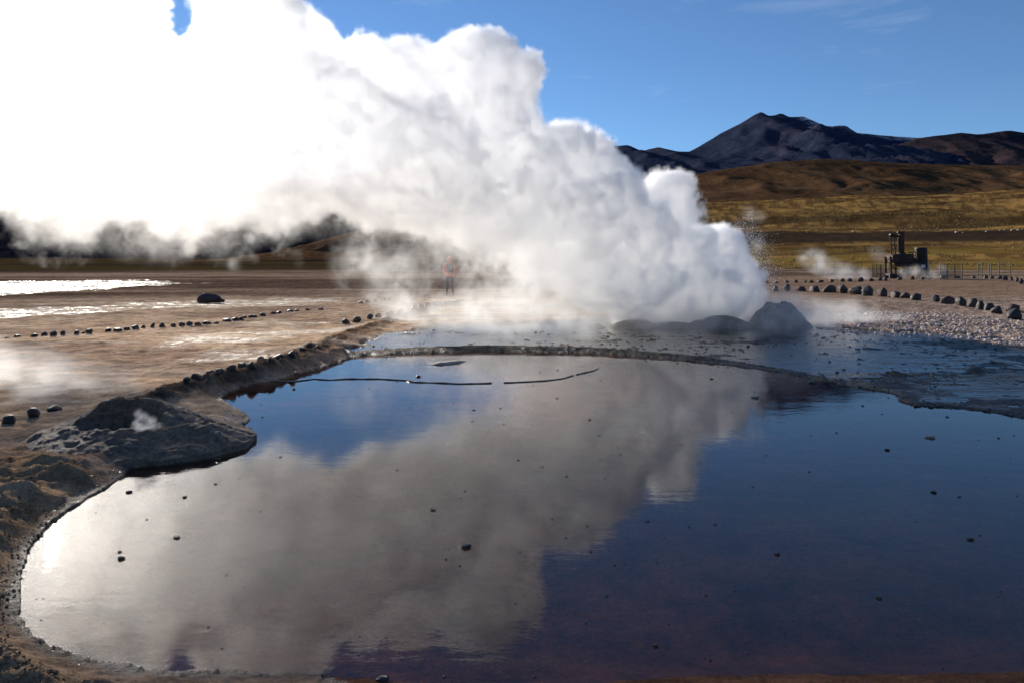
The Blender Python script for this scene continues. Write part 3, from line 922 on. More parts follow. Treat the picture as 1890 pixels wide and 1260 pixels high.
def crater_mound():
    nr_, na_ = 110, 220
    cx, cy = W(236, 0, 6.2)[0], 6.2
    a = np.linspace(0, 2 * np.pi, na_, endpoint=False)
    s = np.linspace(0, 1, nr_)
    S, A = np.meshgrid(s, a, indexing='ij')
    ca, sa = np.cos(A), np.sin(A)
    rx = 1.02 * (1 + .10 * np.cos(A)); ry = .80
    lob = 1 + .10 * (fbm(ca * 1.6 + 5, sa * 1.6 + 5, 3, 3) - .5) * 2
    X = S * rx * lob * ca; Yy = S * ry * lob * sa
    # vent: an oval hole a little to the left, open to the front
    ex = (X + .02) / .34; ey = (Yy + .03) / .26
    e = np.sqrt(ex * ex + ey * ey)
    wv = (fbm(X * 4 + 9, Yy * 4 + 9, 8, 4) - .5)
    e = e + wv * .55
    rimh = .285 + .05 * sa + (-.07) * np.clip(-sa, 0, 1) - .05 * np.clip(ca, 0, 1)
    out = np.clip((1 - S) / .62, 0, 1)
    Zo = rimh * (out ** .78)
    Zo = np.minimum(Zo, rimh)
    hole = sstep(1.10, .80, e)
    Zc = Zo * (1 - hole) + (-.02) * hole
    Zc = Zc + wv * .10 * np.sin(np.pi * np.clip(S, 0, 1)) + (ridged(X * 3.2, Yy * 3.2 + 4, 12, 4) - .6) * .06 * (1 - S ** 3) * (1 - hole * .6)
    Zc = Zc + (fbm(X * 16, Yy * 16, 14, 3, .6) - .5) * .03
    Zc = np.where(S > .985, -.12, Zc)
    co = np.stack([X, Yy, Zc], -1).reshape(-1, 3)
    i = np.arange(nr_ - 1)[:, None] * na_; j = np.arange(na_)[None, :]; j2 = (j + 1) % na_
    q = np.stack([i + j, i + na_ + j, i + na_ + j2, i + j2], -1).reshape(-1, 4)
    me = bpy.data.meshes.new('crater_mound')
    me.from_pydata(co.tolist(), [], q.tolist())
    bm = bmesh.new(); bm.from_mesh(me)
    bmesh.ops.remove_doubles(bm, verts=bm.verts, dist=.0004)
    bmesh.ops.recalc_face_normals(bm, faces=bm.faces)
    bm.to_mesh(me); bm.free()
    o = link('crater_mound', me, None, mound_mat('mound_crust', (.085, .052, .036), (.23, .16, .115), .66), True)
    o.location = (cx, cy, .03)
    tag(o, 'low crusted geyser mound with an open steaming vent at the pool edge', 'geyser mound')


crater_mound()


def lump(name, px, py, w, h, dep, Y, seed, peak, mat, label):
    """a mound whose foot spans w photo pixels around px and rises h pixels above row py"""
    n = 70
    u = np.linspace(-1, 1, n)
    U, V = np.meshgrid(u, u)
    R = np.sqrt(U * U + V * V)
    x, Y, z = ground_at(px, py)
    w_ = w * Y / FPX / 2; h_ = h * Y / FPX
    nz = fbm(U * 1.6 + seed, V * 1.6 + seed * 2, seed, 4) - .5
    R2 = np.clip(R * 1.15 + nz * .5, 0, 1)
    sh = np.cos(R2 * np.pi / 2) ** peak
    Z = h_ * (sh + (ridged(U * 2.6 + seed, V * 2.6, seed + 3, 5) - .6) * .5 * sh ** .7 + (fbm(U * 5 + seed, V * 5, seed + 5, 3) - .5) * .3 * sh ** .5) + (fbm(U * 9, V * 9, seed + 7, 3) - .5) * .05 * h_
    Z = np.where(R2 >= .99, -.08, Z)
    co = np.stack([U * w_, V * dep, Z], -1).reshape(-1, 3)
    i = np.arange(n - 1)[:, None] * n; j = np.arange(n - 1)[None, :]
    q = np.stack([i + j, i + j + 1, i + n + j + 1, i + n + j], -1).reshape(-1, 4)
    me = bpy.data.meshes.new(name)
    me.from_pydata(co.tolist(), [], q.tolist())
    o = link(name, me, None, mat, True)
    o.location = (x, Y + dep * .4, z - .01)
    return tag(o, label, 'sinter mound', 'sinter mounds around the main vent')


palecrust = mound_mat('pale_vent_crust', (.10, .078, .06), (.26, .205, .165), .6)
wetcrust = mound_mat('vent_crust', (.055, .042, .034), (.17, .13, .10), .5)
lump('sinter_mound', 1448, 606, 140, 54, .8, 17.0, 3, 1.9, wetcrust, 'tall dark hump shaped mound beside the steam jet')
lump('sinter_mound', 1335, 606, 150, 22, .5, 16.6, 5, .8, wetcrust, 'low dark crusted mound under the thick steam')
lump('sinter_mound', 1245, 607, 120, 13, .4, 16.4, 7, .8, palecrust, 'pale low mound between two darker ones at the vent')
lump('sinter_mound', 1175, 607, 130, 17, .45, 16.4, 8, .8, palecrust, 'knobbly low mound at the thin end of the vent line')
lump('sinter_mound', 1103, 606, 44, 9, .25, 16.5, 9, .8, palecrust, 'smallest pointed lump beyond the knobbly mound')


# ------------------------------------------------------------------ small building blocks
def bm_box(bm, c, s, rz=0.0):
    m = Matrix.Translation(c) @ Matrix.Rotation(rz, 4, 'Z') @ Matrix.Diagonal((*s, 1))
    return bmesh.ops.create_cube(bm, size=1.0, matrix=m)


def bm_tube(bm, a, b, r, seg=8, r2=None):
    a, b = Vector(a), Vector(b)
    d = b - a
    m = Matrix.Translation((a + b) / 2) @ d.to_track_quat('Z', 'Y').to_matrix().to_4x4()
    bmesh.ops.create_cone(bm, cap_ends=True, segments=seg, radius1=r, radius2=r if r2 is None else r2, depth=d.length, matrix=m)


def part(name, parent, mat, fn, bevel=0.0, kind=None, label=None):
    bm = bmesh.new(); fn(bm)
    if bevel: bmesh.ops.bevel(bm, geom=list(bm.edges), offset=bevel, segments=1, affect='EDGES')
    me = bpy.data.meshes.new(name); bm.to_mesh(me); bm.free()
    o = link(name, me, parent, mat)
    if kind: o['kind'] = kind
    if label: o['label'] = label
    return o


rust = simple_mat('rusty_iron', (.055, .028, .018), .75, .5, 4.0, .4, .3, (.018, .012, .010))
darkiron = simple_mat('dark_iron', (.022, .016, .014), .6, .4, 4.0, .3, .4)
whitep = simple_mat('white_paint', (.6, .58, .55), .7, .1, 4.0, .1)
greenm = simple_mat('green_fence_paint', (.02, .045, .038), .55, .3, 4.0, .1)

MY = 66.0
K = MY / FPX
mx, mz = (1660 - CX) * K, gz((1660 - CX) * K, MY)


def mp(px, py, dy=0.0):
    """photo pixel -> the machine's own coordinates"""
    return Vector(((px - 1660) * K, dy, CAMZ - (py - HY) * K - mz))


rig = empty('drilling_rig', (mx, MY, mz))
tag(rig, 'abandoned rusty drilling machine with a tall column beside a tank', 'machine')
part('column', rig, rust, lambda bm: (bm_box(bm, (mp(1659.5, 449) + mp(1667, 449)) / 2, (.42, .42, 41 * K)), bm_box(bm, mp(1663.3, 428.5), (.52, .5, .10)), bm_box(bm, mp(1663.5, 468), (.62, .6, .16))), .02)
part('cylinder', rig, darkiron, lambda bm: bm_tube(bm, mp(1657.6, 440, -.1), mp(1658.4, 468, -.1), .10, 12))
part('pole', rig, rust, lambda bm: bm_tube(bm, mp(1643, 436), mp(1645.5, 469), .06))
part('pole', rig, rust, lambda bm: bm_tube(bm, mp(1649.8, 432), mp(1652.5, 469), .06))
part('crossbeam', rig, rust, lambda bm: bm_box(bm, mp(1651.5, 436.5), (17 * K, .22, 4.5 * K)), .01)
part('pulley', rig, darkiron, lambda bm: bm_tube(bm, mp(1645, 434, -.16), mp(1645, 434, .16), .16, 12))
part('pulley', rig, darkiron, lambda bm: bm_tube(bm, mp(1657, 430, -.3), mp(1657, 430, -.1), .16, 12))
part('rung', rig, rust, lambda bm: bm_tube(bm, mp(1644, 451.5), mp(1651, 451.5), .045))
part('rung', rig, rust, lambda bm: bm_tube(bm, mp(1644.5, 460), mp(1651.6, 460), .045))
bod = part('body', rig, rust, lambda bm: (bm_box(bm, mp(1660, 477.5), (40 * K, 1.3, 16 * K)), bm_box(bm, mp(1668, 489), (26 * K, 1.0, 8 * K))), .05)
part('hatch', bod, darkiron, lambda bm: (bm_box(bm, mp(1663, 478, -.67), (.7, .05, .55)), bm_tube(bm, mp(1663, 478, -.70), mp(1663, 478, -.74), .05)))
part('drum', rig, rust, lambda bm: bm_tube(bm, mp(1647, 477, -.75), mp(1647, 477, .75), .42, 20))
for xx, yy in ((1638.5, -.45), (1647, -.45), (1638.5, .45), (1647, .45)):
    part('leg', rig, rust, lambda bm: bm_tube(bm, mp(xx, 474, yy), mp(xx + 1.5, 508, yy), .10, 8))
part('brace', rig, rust, lambda bm: (bm_tube(bm, mp(1639, 500, -.45), mp(1648, 484, -.45), .045), bm_tube(bm, mp(1639, 484, -.45), mp(1648, 500, -.45), .045)))
part('skid', rig, darkiron, lambda bm: (bm_box(bm, mp(1648, 510, -.5), (24 * K, .25, .4)), bm_box(bm, mp(1648, 510, .5), (24 * K, .25, .4)), bm_box(bm, mp(1640, 507, 0), (.25, 1.2, .25)), bm_box(bm, mp(1655, 507, 0), (.25, 1.2, .25))), .03)
part('railing', rig, rust, lambda bm: [bm_tube(bm, mp(a, b, -.5), mp(c, d, -.5), .04, 6) for a, b, c, d in ((1672, 466, 1684.5, 466), (1684.5, 466, 1685, 480), (1678, 466, 1678.5, 472), (1672, 466, 1672, 470), (1673, 473, 1684.5, 473))])
part('flywheel', rig, darkiron, lambda bm: (bm_tube(bm, mp(1684, 484, -.28), mp(1684, 484, -.18), .42, 24), bm_tube(bm, mp(1684, 484, -.4), mp(1684, 484, .1), .08, 10)))
part('pipe', rig, darkiron, lambda bm: (bm_tube(bm, mp(1680, 481), mp(1697, 483), .07), bm_tube(bm, mp(1686, 482), mp(1690, 492), .06)))
part('base', rig, darkiron, lambda bm: (bm_box(bm, mp(1672, 503, .1), (18 * K, .8, .5)), bm_tube(bm, mp(1672, 500), mp(1672, 492), .3, 14)), .04)

tx = (1704 - CX) * K
tank = empty('storage_tank', (tx, MY + .3, gz(tx, MY)))
tag(tank, 'dark upright cylindrical iron tank tilted slightly beside the drilling machine', 'tank')


def tank_body(bm):
    r = 10.4 * K
    H = 57 * K
    prof = [(r * .3, .25), (r * .97, .25), (r, .3), (r, 1.1), (r * 1.02, 1.12), (r * 1.02, 1.18), (r, 1.2), (r, 2.1), (r * 1.02, 2.12), (r * 1.02, 2.18), (r, 2.2), (r, H - .12), (r * .95, H), (r * .3, H + .03)]
    prev = None
    for rad, zz_ in prof:
        lean = (zz_ - H / 2) * -.035
        ring = [bm.verts.new((math.cos(a) * rad + lean, math.sin(a) * rad, zz_)) for a in np.linspace(0, 2 * math.pi, 28, endpoint=False)]
        if prev:
            for q in range(28): bm.faces.new((prev[q], prev[(q + 1) % 28], ring[(q + 1) % 28], ring[q]))
        else: bm.faces.new(ring[::-1])
        prev = ring
    bm.faces.new(prev)


part('shell', tank, darkiron, tank_body)
for a in (0.6, 2.2, 3.8, 5.4):
    part('leg', tank, rust, lambda bm: bm_box(bm, (math.cos(a) * .42, math.sin(a) * .42, .12), (.1, .1, .4)))
part('side_pipe', tank, rust, lambda bm: (bm_tube(bm, (-.52, -.25, .5), (-.58, -.25, 2.9), .04), bm_tube(bm, (-.52, -.25, 2.9), (-.3, -.2, 2.95), .04)))
part('notice', tank, whitep, lambda bm: bm_box(bm, (-.16, -.60, 1.18), (.36, .02, .32)))
part('valve', tank, darkiron, lambda bm: (bm_tube(bm, (.1, -.5, .7), (.1, -.75, .7), .07), bm_tube(bm, (.1, -.75, .7), (.1, -.79, .7), .18, 14)))


def fence(px0, px1, Y, top, bot, posts, mesh, label, skew=0.0, dz=0.0):
    k = Y / FPX
    x0, x1 = (px0 - CX) * k, (px1 - CX) * k
    base = gz((x0 + x1) / 2, Y)
    f = empty('wire_fence', (x0, Y, base))
    tag(f, label, 'fence', 'fences around the drilling machine')
    h = (bot - top) * k
    L = x1 - x0
    for i in range(posts):
        u = i / (posts - 1) if posts > 1 else 0
        part('post', f, greenm, lambda bm: bm_tube(bm, (u * L, u * skew, -.1), (u * L, u * skew, h), .045, 6))
    part('rail', f, greenm, lambda bm: bm_tube(bm, (0, 0, h * .96), (L, skew, h * .96), .025, 6))
    part('rail', f, greenm, lambda bm: bm_tube(bm, (0, 0, h * .08), (L, skew, h * .08), .025, 6))

    def wires(bm):
        if mesh:
            n = max(2, int(L / .14))
            for i in range(n + 1):
                u = i / n
                bm_tube(bm, (u * L, u * skew, h * .08), (u * L, u * skew, h * .96), .012, 4)
        for q in range(1, 6): bm_tube(bm, (0, 0, h * q / 6.2), (L, skew, h * q / 6.2), .012, 4)
    part('wire_mesh', f, greenm, wires, kind='stuff')


fence(1609, 1640, 67.5, 488, 513, 4, True, 'green mesh fence panels standing against the drilling machine legs', .6)
fence(1714, 1735, 67.0, 482, 512, 3, True, 'taller green mesh fence panel close beside the tank', 2.0)
fence(1735, 1763, 66.0, 485, 512, 4, True, 'green mesh fence panel at the outer end beyond the tank', -1.0)
fence(1507, 1606, 80.0, 482, 508, 6, False, 'thin wire fence with slim posts behind the small steam plumes', 2.0)
fence(1812, 1818, 70.0, 476, 503, 2, True, 'narrow green mesh gate wing standing alone, nearer the tank', 1.0)
fence(1829, 1833, 70.0, 476, 502, 2, False, 'single green post pair between two mesh gate wings', .6)
fence(1844, 1851, 70.0, 474, 503, 2, True, 'narrow green mesh gate wing standing alone, farther from the tank', -1.0)


# ------------------------------------------------------------------ person in the steam
def person():
    x, y, z = ground_at(830, 547)
    root = empty('person', (x, y, z), .12)
    tag(root, 'person in a hooded orange jacket and dark trousers standing in the steam', 'person')
    J = {'pelvis': (0, 0, .95, .135), 'waist': (0, .01, 1.08, .135), 'chest': (0, .0, 1.30, .165), 'neck': (0, 0, 1.47, .06), 'head': (0, -.01, 1.60, .095), 'top': (0, 0, 1.69, .075),
         'shl': (-.19, 0, 1.40, .075), 'ell': (-.26, .02, 1.14, .058), 'wrl': (-.20, .17, .98, .042), 'hal': (-.17, .23, .97, .038),
         'shr': (.19, 0, 1.40, .075), 'elr': (.27, .01, 1.13, .058), 'wrr': (.25, .08, .90, .042), 'har': (.24, .11, .82, .036),
         'hil': (-.10, 0, .88, .105), 'knl': (-.12, .03, .49, .068), 'anl': (-.12, 0, .10, .045), 'tol': (-.14, .14, .04, .042),
         'hir': (.10, 0, .88, .105), 'knr': (.13, .02, .49, .068), 'anr': (.14, -.03, .10, .045), 'tor': (.17, .11, .04, .042)}
    E_ = [('pelvis', 'waist'), ('waist', 'chest'), ('chest', 'neck'), ('neck', 'head'), ('head', 'top'), ('chest', 'shl'), ('shl', 'ell'), ('ell', 'wrl'), ('wrl', 'hal'),
          ('chest', 'shr'), ('shr', 'elr'), ('elr', 'wrr'), ('wrr', 'har'), ('pelvis', 'hil'), ('hil', 'knl'), ('knl', 'anl'), ('anl', 'tol'), ('pelvis', 'hir'), ('hir', 'knr'), ('knr', 'anr'), ('anr', 'tor')]
    keys = list(J)
    me = bpy.data.meshes.new('tmp')
    me.from_pydata([J[k][:3] for k in keys], [(keys.index(a), keys.index(b)) for a, b in E_], [])
    o = bpy.data.objects.new('body', me); C.objects.link(o)
    o.modifiers.new('skin', 'SKIN')
    for i, k in enumerate(keys):
        me.skin_vertices[0].data[i].radius = (J[k][3], J[k][3] * (.75 if k in ('chest', 'waist', 'pelvis') else 1))
        me.skin_vertices[0].data[i].use_root = (k == 'pelvis')
    ss = o.modifiers.new('sub', 'SUBSURF'); ss.levels = 2; ss.render_levels = 2
    dg = bpy.context.evaluated_depsgraph_get()
    fin = bpy.data.meshes.new_from_object(o.evaluated_get(dg), depsgraph=dg)
    o.modifiers.clear(); o.data = fin
    fin.name = 'body'
    orange = simple_mat('orange_jacket', (.75, .15, .035), .7, .15, 8.0, .3)
    trous = simple_mat('dark_trousers', (.035, .035, .045), .8, .2, 8.0, .2)
    skin = simple_mat('skin', (.50, .30, .22), .6, .1, 8.0, .1)
    boot = simple_mat('boots', (.03, .022, .018), .6, .2, 8.0, .2)
    for m in (orange, trous, skin, boot): fin.materials.append(m)
    for p in fin.polygons:
        c = p.center
        p.material_index = 2 if c.z > 1.50 or (c.z < 1.0 and abs(c.x) > .15 and c.y > .1 and c.z > .7) or (c.z < .87 and abs(c.x) > .22 and c.z > .7) else 0 if c.z > .86 else 1 if c.z > .13 else 3
        p.use_smooth = True
    o.parent = root

    def hood(bm):
        bmesh.ops.create_uvsphere(bm, u_segments=18, v_segments=12, radius=.128, matrix=Matrix.Translation((0, -.025, 1.615)) @ Matrix.Diagonal((.95, 1.0, 1.12, 1)))
        dl = [v for v in bm.verts if v.co.y > .055 and v.co.z < 1.70]
        bmesh.ops.delete(bm, geom=dl, context='VERTS')
    h = part('hood', root, orange, hood); h.data.shade_smooth()
    part('backpack', root, simple_mat('backpack_cloth', (.05, .055, .06), .8, .3, 8.0, .3), lambda bm: (bm_box(bm, (0, -.22, 1.24), (.28, .16, .40)), bm_box(bm, (0, -.32, 1.17), (.22, .06, .2))), .04)


person()


# pale rocks and tufts on the far grass slope
tuftm = simple_mat('ichu_grass', (.19, .115, .03), .95, .5, .05, 0, col2=(.05, .034, .01))
r2 = np.random.default_rng(44)
n = 14000
tt = r2.uniform(.1, .85, n); rr = 150 * (900 / 150) ** (r2.random(n) ** .8)
y = rr / np.sqrt(1 + tt * tt); x = tt * y
k = (fbm(x / 30, y / 30, 4, 4) > .47) & ~((rr > 318) & (rr < 440))
x, y, rr = x[k], y[k], rr[k]
scatter_mesh('grass', np.stack([x, y, ground_height(x, y) + .1], 1), r2.uniform(.22, .6, len(x)) * np.clip(rr / 300, .7, 2), tuftm, 'tufts of yellow bunch grass over the rising plain', 45, 1, .9)
slope_pts = [(1490, 430, 4), (1508, 427, 5), (1524, 430, 4), (1576, 430, 9), (1640, 426, 5), (1672, 424, 6), (1684, 421, 5), (1700, 427, 5), (1731, 424, 7), (1738, 427, 5), (1766, 431, 9), (1778, 431, 6), (1822, 429, 8), (1846, 427, 6), (1855, 426, 6),
             (1868, 427, 8), (1880, 426, 7), (1888, 425, 7), (1530, 392, 3), (1604, 378, 4), (1667, 371, 3), (1771, 402, 3), (1833, 385, 4), (1450, 408, 3), (1560, 412, 3)]
PR = stone_mesh('rock', 131, .7, 2, .35); PR.materials.append(pale)
rad = np.linspace(150, 1200, 500)
for px, py, w in slope_pts:
    t = (px - CX) / FPX
    yy = rad / math.sqrt(1 + t * t)
    zz = ground_height(t * yy, yy)
    sy = HY - (zz - CAMZ) * FPX / yy
    i = int(np.argmax(sy < py)) or 300
    o = bpy.data.objects.new('rock', PR); C.objects.link(o)
    s = w * yy[i] / FPX
    o.scale = (s, s, s * .7); o.location = (t * yy[i], yy[i], zz[i] + s * .15); o.rotation_euler = (0, 0, random.uniform(0, 6))
    tag(o, 'pale rock lying on the distant grass slope behind the machine', 'rock', 'pale rocks scattered on the grass slope')


# ------------------------------------------------------------------ geyser spray
n = 7000
r3 = np.random.default_rng(5)
h = r3.beta(1.3, 1.6, n)
px = 1404 + h * -34 + r3.normal(0, 1, n) * (9 + 13 * np.sin(h * 3.1)) + 6
py = 560 - h * 160 + r3.normal(0, 9, n)
yy = 16.6 + r3.normal(0, .35, n)
pts = np.stack([(px - CX) * yy / FPX, yy, CAMZ - (py - HY) * yy / FPX], 1)
m, nt, b = material('water_drop')
b.inputs['Base Color'].default_value = (.85, .88, .9, 1); b.inputs['Roughness'].default_value = .15
scatter_mesh('water_spray', pts, r3.gamma(1.6, .003, n) + .002, m, 'white water droplets thrown up beside the steam jet', 6, 1, 1.0)


# ------------------------------------------------------------------ steam
def steam_mat(name, density, aniso, col=(1, 1, 1), glow=0.0):
    m = bpy.data.materials.new(name)
    m.use_nodes = True
    nt = NT(m.node_tree)
    m.node_tree.nodes.clear()
    out = nt.n('ShaderNodeOutputMaterial')
    p = nt.n('ShaderNodeVolumePrincipled')
    p.inputs['Color'].default_value = (*col, 1)
    p.inputs['Density'].default_value = density
    p.inputs['Anisotropy'].default_value = aniso
    last = p.outputs[0]
    if glow:        # fog droplets also throw a narrow forward lobe: the aureole round a veiled sun
        p2 = nt.n('ShaderNodeVolumePrincipled')
        p2.inputs['Color'].default_value = (*col, 1); p2.inputs['Density'].default_value = density; p2.inputs['Anisotropy'].default_value = .86
        mx = nt.n('ShaderNodeMixShader', glow, last, p2.outputs[0])
        last = mx.outputs[0]
    nt.t.links.new(last, out.inputs['Volume'])
    return m


def puff_field(nt, pos, P, k):
    s = None
    for q in P:
        x, y, r, Y = q[:4]
        c = W(x, y, Y)
        R = r * Y / FPX
        if len(q) > 4:      # flattened puff: vertical squash
            dv = nt.vm('MULTIPLY', nt.vm('SUBTRACT', pos, c).outputs[0], (1, 1, q[4])).outputs[0]
            d = nt.m('SUBTRACT', nt.vm('LENGTH', dv).outputs['Value'], R)
        else:
            d = nt.m('SUBTRACT', nt.vm('DISTANCE', pos, c).outputs['Value'], R)
        s = d if s is None else nt.m('SMOOTH_MIN', s, d, k)
    return s


def steam(name, mat, lo, hi, vox, build, label):
    t = bpy.data.node_groups.new(name, 'GeometryNodeTree')
    t.interface.new_socket('Geometry', in_out='INPUT', socket_type='NodeSocketGeometry')
    t.interface.new_socket('Geometry', in_out='OUTPUT', socket_type='NodeSocketGeometry')
    nt = NT(t)
    pos = nt.n('GeometryNodeInputPosition').outputs[0]
    d = build(nt, pos)
    vc = nt.n('GeometryNodeVolumeCube', d, 0., lo, hi, *[max(4, int((h - l) / vox)) for l, h in zip(lo, hi)])
    sm = nt.n('GeometryNodeSetMaterial', vc.outputs[0])
    sm.inputs['Material'].default_value = mat
    t.links.new(sm.outputs[0], nt.n('NodeGroupOutput').inputs[0])
    v = bpy.data.volumes.new(name)
    v.materials.append(mat)
    o = bpy.data.objects.new(name, v)
    C.objects.link(o)
    o.modifiers.new('steam', 'NODES').node_group = t
    return tag(o, label, 'steam', None, 'stuff')


CLOUD = [(1362, 560, 32, 16.8), (1338, 515, 48, 16.6), (1336, 465, 34, 16.5), (1285, 462, 32, 16.3), (1290, 520, 72, 16.5), (1200, 530, 76, 16.3),
         (1226, 362, 36, 16), (1205, 400, 46, 16), (1240, 395, 30, 16), (1180, 440, 75, 16), (1245, 480, 60, 16.2),
         (1085, 288, 40, 15.8), (1105, 330, 45, 15.6), (1050, 300, 55, 15.3), (1000, 285, 45, 15.7), (1080, 395, 100, 15.6), (980, 365, 100, 15.4), (1100, 480, 85, 16), (1000, 450, 80, 15.8), (900, 390, 90, 15.2),
         (948, 150, 46, 15.2), (905, 122, 46, 14.8), (862, 130, 52, 15.1), (880, 200, 72, 15), (820, 170, 70, 14.8), (760, 145, 50, 14.4), (700, 150, 58, 14.7), (640, 145, 50, 14.3),
         (800, 300, 120, 14.8), (700, 290, 120, 14.5), (600, 250, 135, 14.2), (500, 270, 125, 14), (400, 260, 140, 13.8), (300, 260, 145, 13.6), (200, 255, 150, 13.4), (80, 250, 150, 13.2), (-60, 240, 160, 13.2), (-200, 220, 170, 13.1), (340, 385, 66, 14), (120, 385, 58, 13.5), (530, 360, 66, 14.2), (-40, 380, 60, 13.2),
         (575, 85, 40, 14.2), (520, 55, 60, 13.7), (470, 20, 60, 14.2), (420, 10, 45, 13.8), (450, 115, 90, 14), (360, 180, 75, 14), (925, 215, 48, 15.2), (960, 250, 40, 15.4), (900, 275, 80, 15.2), (830, 375, 70, 15.2), (765, 365, 62, 14.9), (700, 345, 62, 14.6), (40, -10, 120, 13.6), (-80, -60, 120, 13.4), (170, -40, 90, 13.6), (240, 110, 80, 13.5), (120, 70, 95, 13.7), (0, 60, 100, 13.2), (-120, 60, 110, 13.2),
         (480, -60, 75, 14), (420, -140, 80, 14), (255, 30, 40, 13.8)]
MIST = [(1440, 590, 70, 16.2, 1.5), (1490, 588, 60, 16.0, 1.8), (1540, 590, 60, 16.4, 2), (1400, 575, 60, 16.0, 1.5), (1520, 596, 50, 16.8, 2.2), (1600, 596, 40, 17.2, 2.6), (1380, 592, 70, 16.2, 2), (1290, 595, 70, 16, 2), (1190, 585, 80, 16, 1.6), (1100, 570, 90, 16.2, 1.4), (1000, 575, 80, 16, 1.6),
        (900, 575, 75, 15.6, 1.7), (820, 600, 60, 15.4, 2.2), (1100, 505, 90, 17), (1000, 500, 80, 17), (900, 470, 85, 16.5), (800, 490, 40, 17.5, 1.2), (870, 510, 40, 17.5), (760, 520, 60, 18, 1.2), (840, 430, 70, 15.6), (770, 410, 66, 15), (715, 392, 52, 14.8),
        (720, 545, 50, 17, 1.6), (660, 480, 50, 17, 1.), (600, 375, 55, 14.4), (520, 385, 55, 14.2), (450, 395, 50, 14), (420, 430, 40, 14), (380, 400, 55, 14), (290, 410, 55, 13.8), (260, 430, 36, 13.8), (220, 390, 50, 13.6), (140, 400, 50, 13.5), (60, 375, 45, 13.3), (-40, 375, 50, 13.2), (-140, 375, 60, 13.2)]


def main_density(nt, pos):
    nz = nt.n('ShaderNodeTexNoise', pos, None, .75, 3.0, .5)
    wv = nt.vm('SUBTRACT', nz.outputs['Color'], (.5, .5, .5)).outputs[0]
    wp = nt.vm('MULTIPLY_ADD', wv, (.8, .8, .8), pos).outputs[0]
    s = puff_field(nt, wp, CLOUD, .22)
    vo = nt.n('ShaderNodeTexVoronoi', wp, None, 1.25, 5.0, .68, 2.3)
    vo.normalize = True
    fb = nt.n('ShaderNodeTexNoise', wp, None, 2.4, 5.0, .62)
    s1 = nt.m('MULTIPLY_ADD', vo.outputs['Distance'], 1.15, s)
    v2 = nt.n('ShaderNodeTexVoronoi', nt.vm('MULTIPLY_ADD', fb.outputs['Color'], (.25, .25, .25), wp).outputs[0], None, 4.6, 2.0, .6, 2.2)
    v2.normalize = True
    s1 = nt.m('MULTIPLY_ADD', v2.outputs['Distance'], .34, s1)
    s1 = nt.m('MULTIPLY_ADD', fb.outputs[0], .42, s1)
    s1 = nt.m('SUBTRACT', s1, .84)
    sep = nt.n('ShaderNodeSeparateXYZ', pos)
    core = nt.n('ShaderNodeMapRange', s1, .03, -.10, 0., 1.); core.interpolation_type = 'SMOOTHSTEP'
    skin = nt.n('ShaderNodeMapRange', s1, -.08, -.45, 1., .17); skin.interpolation_type = 'SMOOTHSTEP'
    dilute = nt.n('ShaderNodeMapRange', sep.outputs[0], -8., 4.5, .17, 1.).outputs[0]
    crisp = nt.m('MULTIPLY', core.outputs[0], skin.outputs[0])
    wsp = nt.n('ShaderNodeTexNoise', wp, None, 2.2, 7.0, .68)
    wsp.inputs['Distortion'].default_value = .7
    s2 = nt.m('MULTIPLY_ADD', nt.m('SUBTRACT', wsp.outputs[0], .5), 3.2, s)
    soft = nt.n('ShaderNodeMapRange', s2, .25, -.55, 0., .36); soft.interpolation_type = 'SMOOTHSTEP'
    # the underside of the plume frays
    hgt = nt.m('SUBTRACT', sep.outputs[2], nt.m('MULTIPLY_ADD', nz.outputs[0], 2.6, .95))
    k = nt.n('ShaderNodeMapRange', hgt, -.3, .8, 1., 0.); k.interpolation_type = 'SMOOTHSTEP'
    k = nt.m('MULTIPLY', k.outputs[0], nt.n('ShaderNodeMapRange', sep.outputs[0], 2.4, .4, 0., 1.).outputs[0])
    dil2 = nt.n('ShaderNodeMapRange', sep.outputs[0], -8., 4.5, .5, 1.).outputs[0]
    core = nt.n('ShaderNodeMix'); core.data_type = 'FLOAT'
    nt.t.links.new(k, core.inputs['Factor']); nt.t.links.new(nt.m('MULTIPLY', crisp, dilute), core.inputs[2])
    nt.t.links.new(nt.m('MULTIPLY', soft.outputs[0], dil2), core.inputs[3])
    core = core.outputs[0]
    # loose mist near the ground and the ragged underside
    m_ = puff_field(nt, wp, MIST, .3)
    mr = nt.n('ShaderNodeMapRange', m_, .25, -.7, 0., 1.).outputs[0]
    th = nt.n('ShaderNodeMapRange', wsp.outputs[0], .47, .64, 0., 1.).outputs[0]
    mist = nt.m('MULTIPLY', nt.m('MULTIPLY', mr, th), .14)
    return nt.m('MAXIMUM', core, mist)


steam('steam_cloud', steam_mat('steam', 7.5, .15, glow=.28), (-9.6, 10.6, .02), (8.4, 19.4, 8.9), .05, main_density, 'huge white steam cloud rising from the vent and drifting over the pool')


def small_density(P, scale, amp, k=.2, pw=1.0):
    def f(nt, pos):
        nz = nt.n('ShaderNodeTexNoise', pos, None, scale * .5, 3.0, .5)
        wv = nt.vm('SUBTRACT', nz.outputs['Color'], (.5, .5, .5)).outputs[0]
        wp = nt.vm('MULTIPLY_ADD', wv, (amp, amp, amp), pos).outputs[0]
        s = puff_field(nt, wp, P, k)
        fb = nt.n('ShaderNodeTexNoise', wp, None, scale * 1.5, 6.0, .65)
        a = nt.n('ShaderNodeMapRange', s, k * .3, -k * 2.2, 0., 1.).outputs[0]
        b_ = nt.n('ShaderNodeMapRange', fb.outputs[0], .40, .68, 0., 1.).outputs[0]
        return nt.m('MULTIPLY', a, b_)
    return f


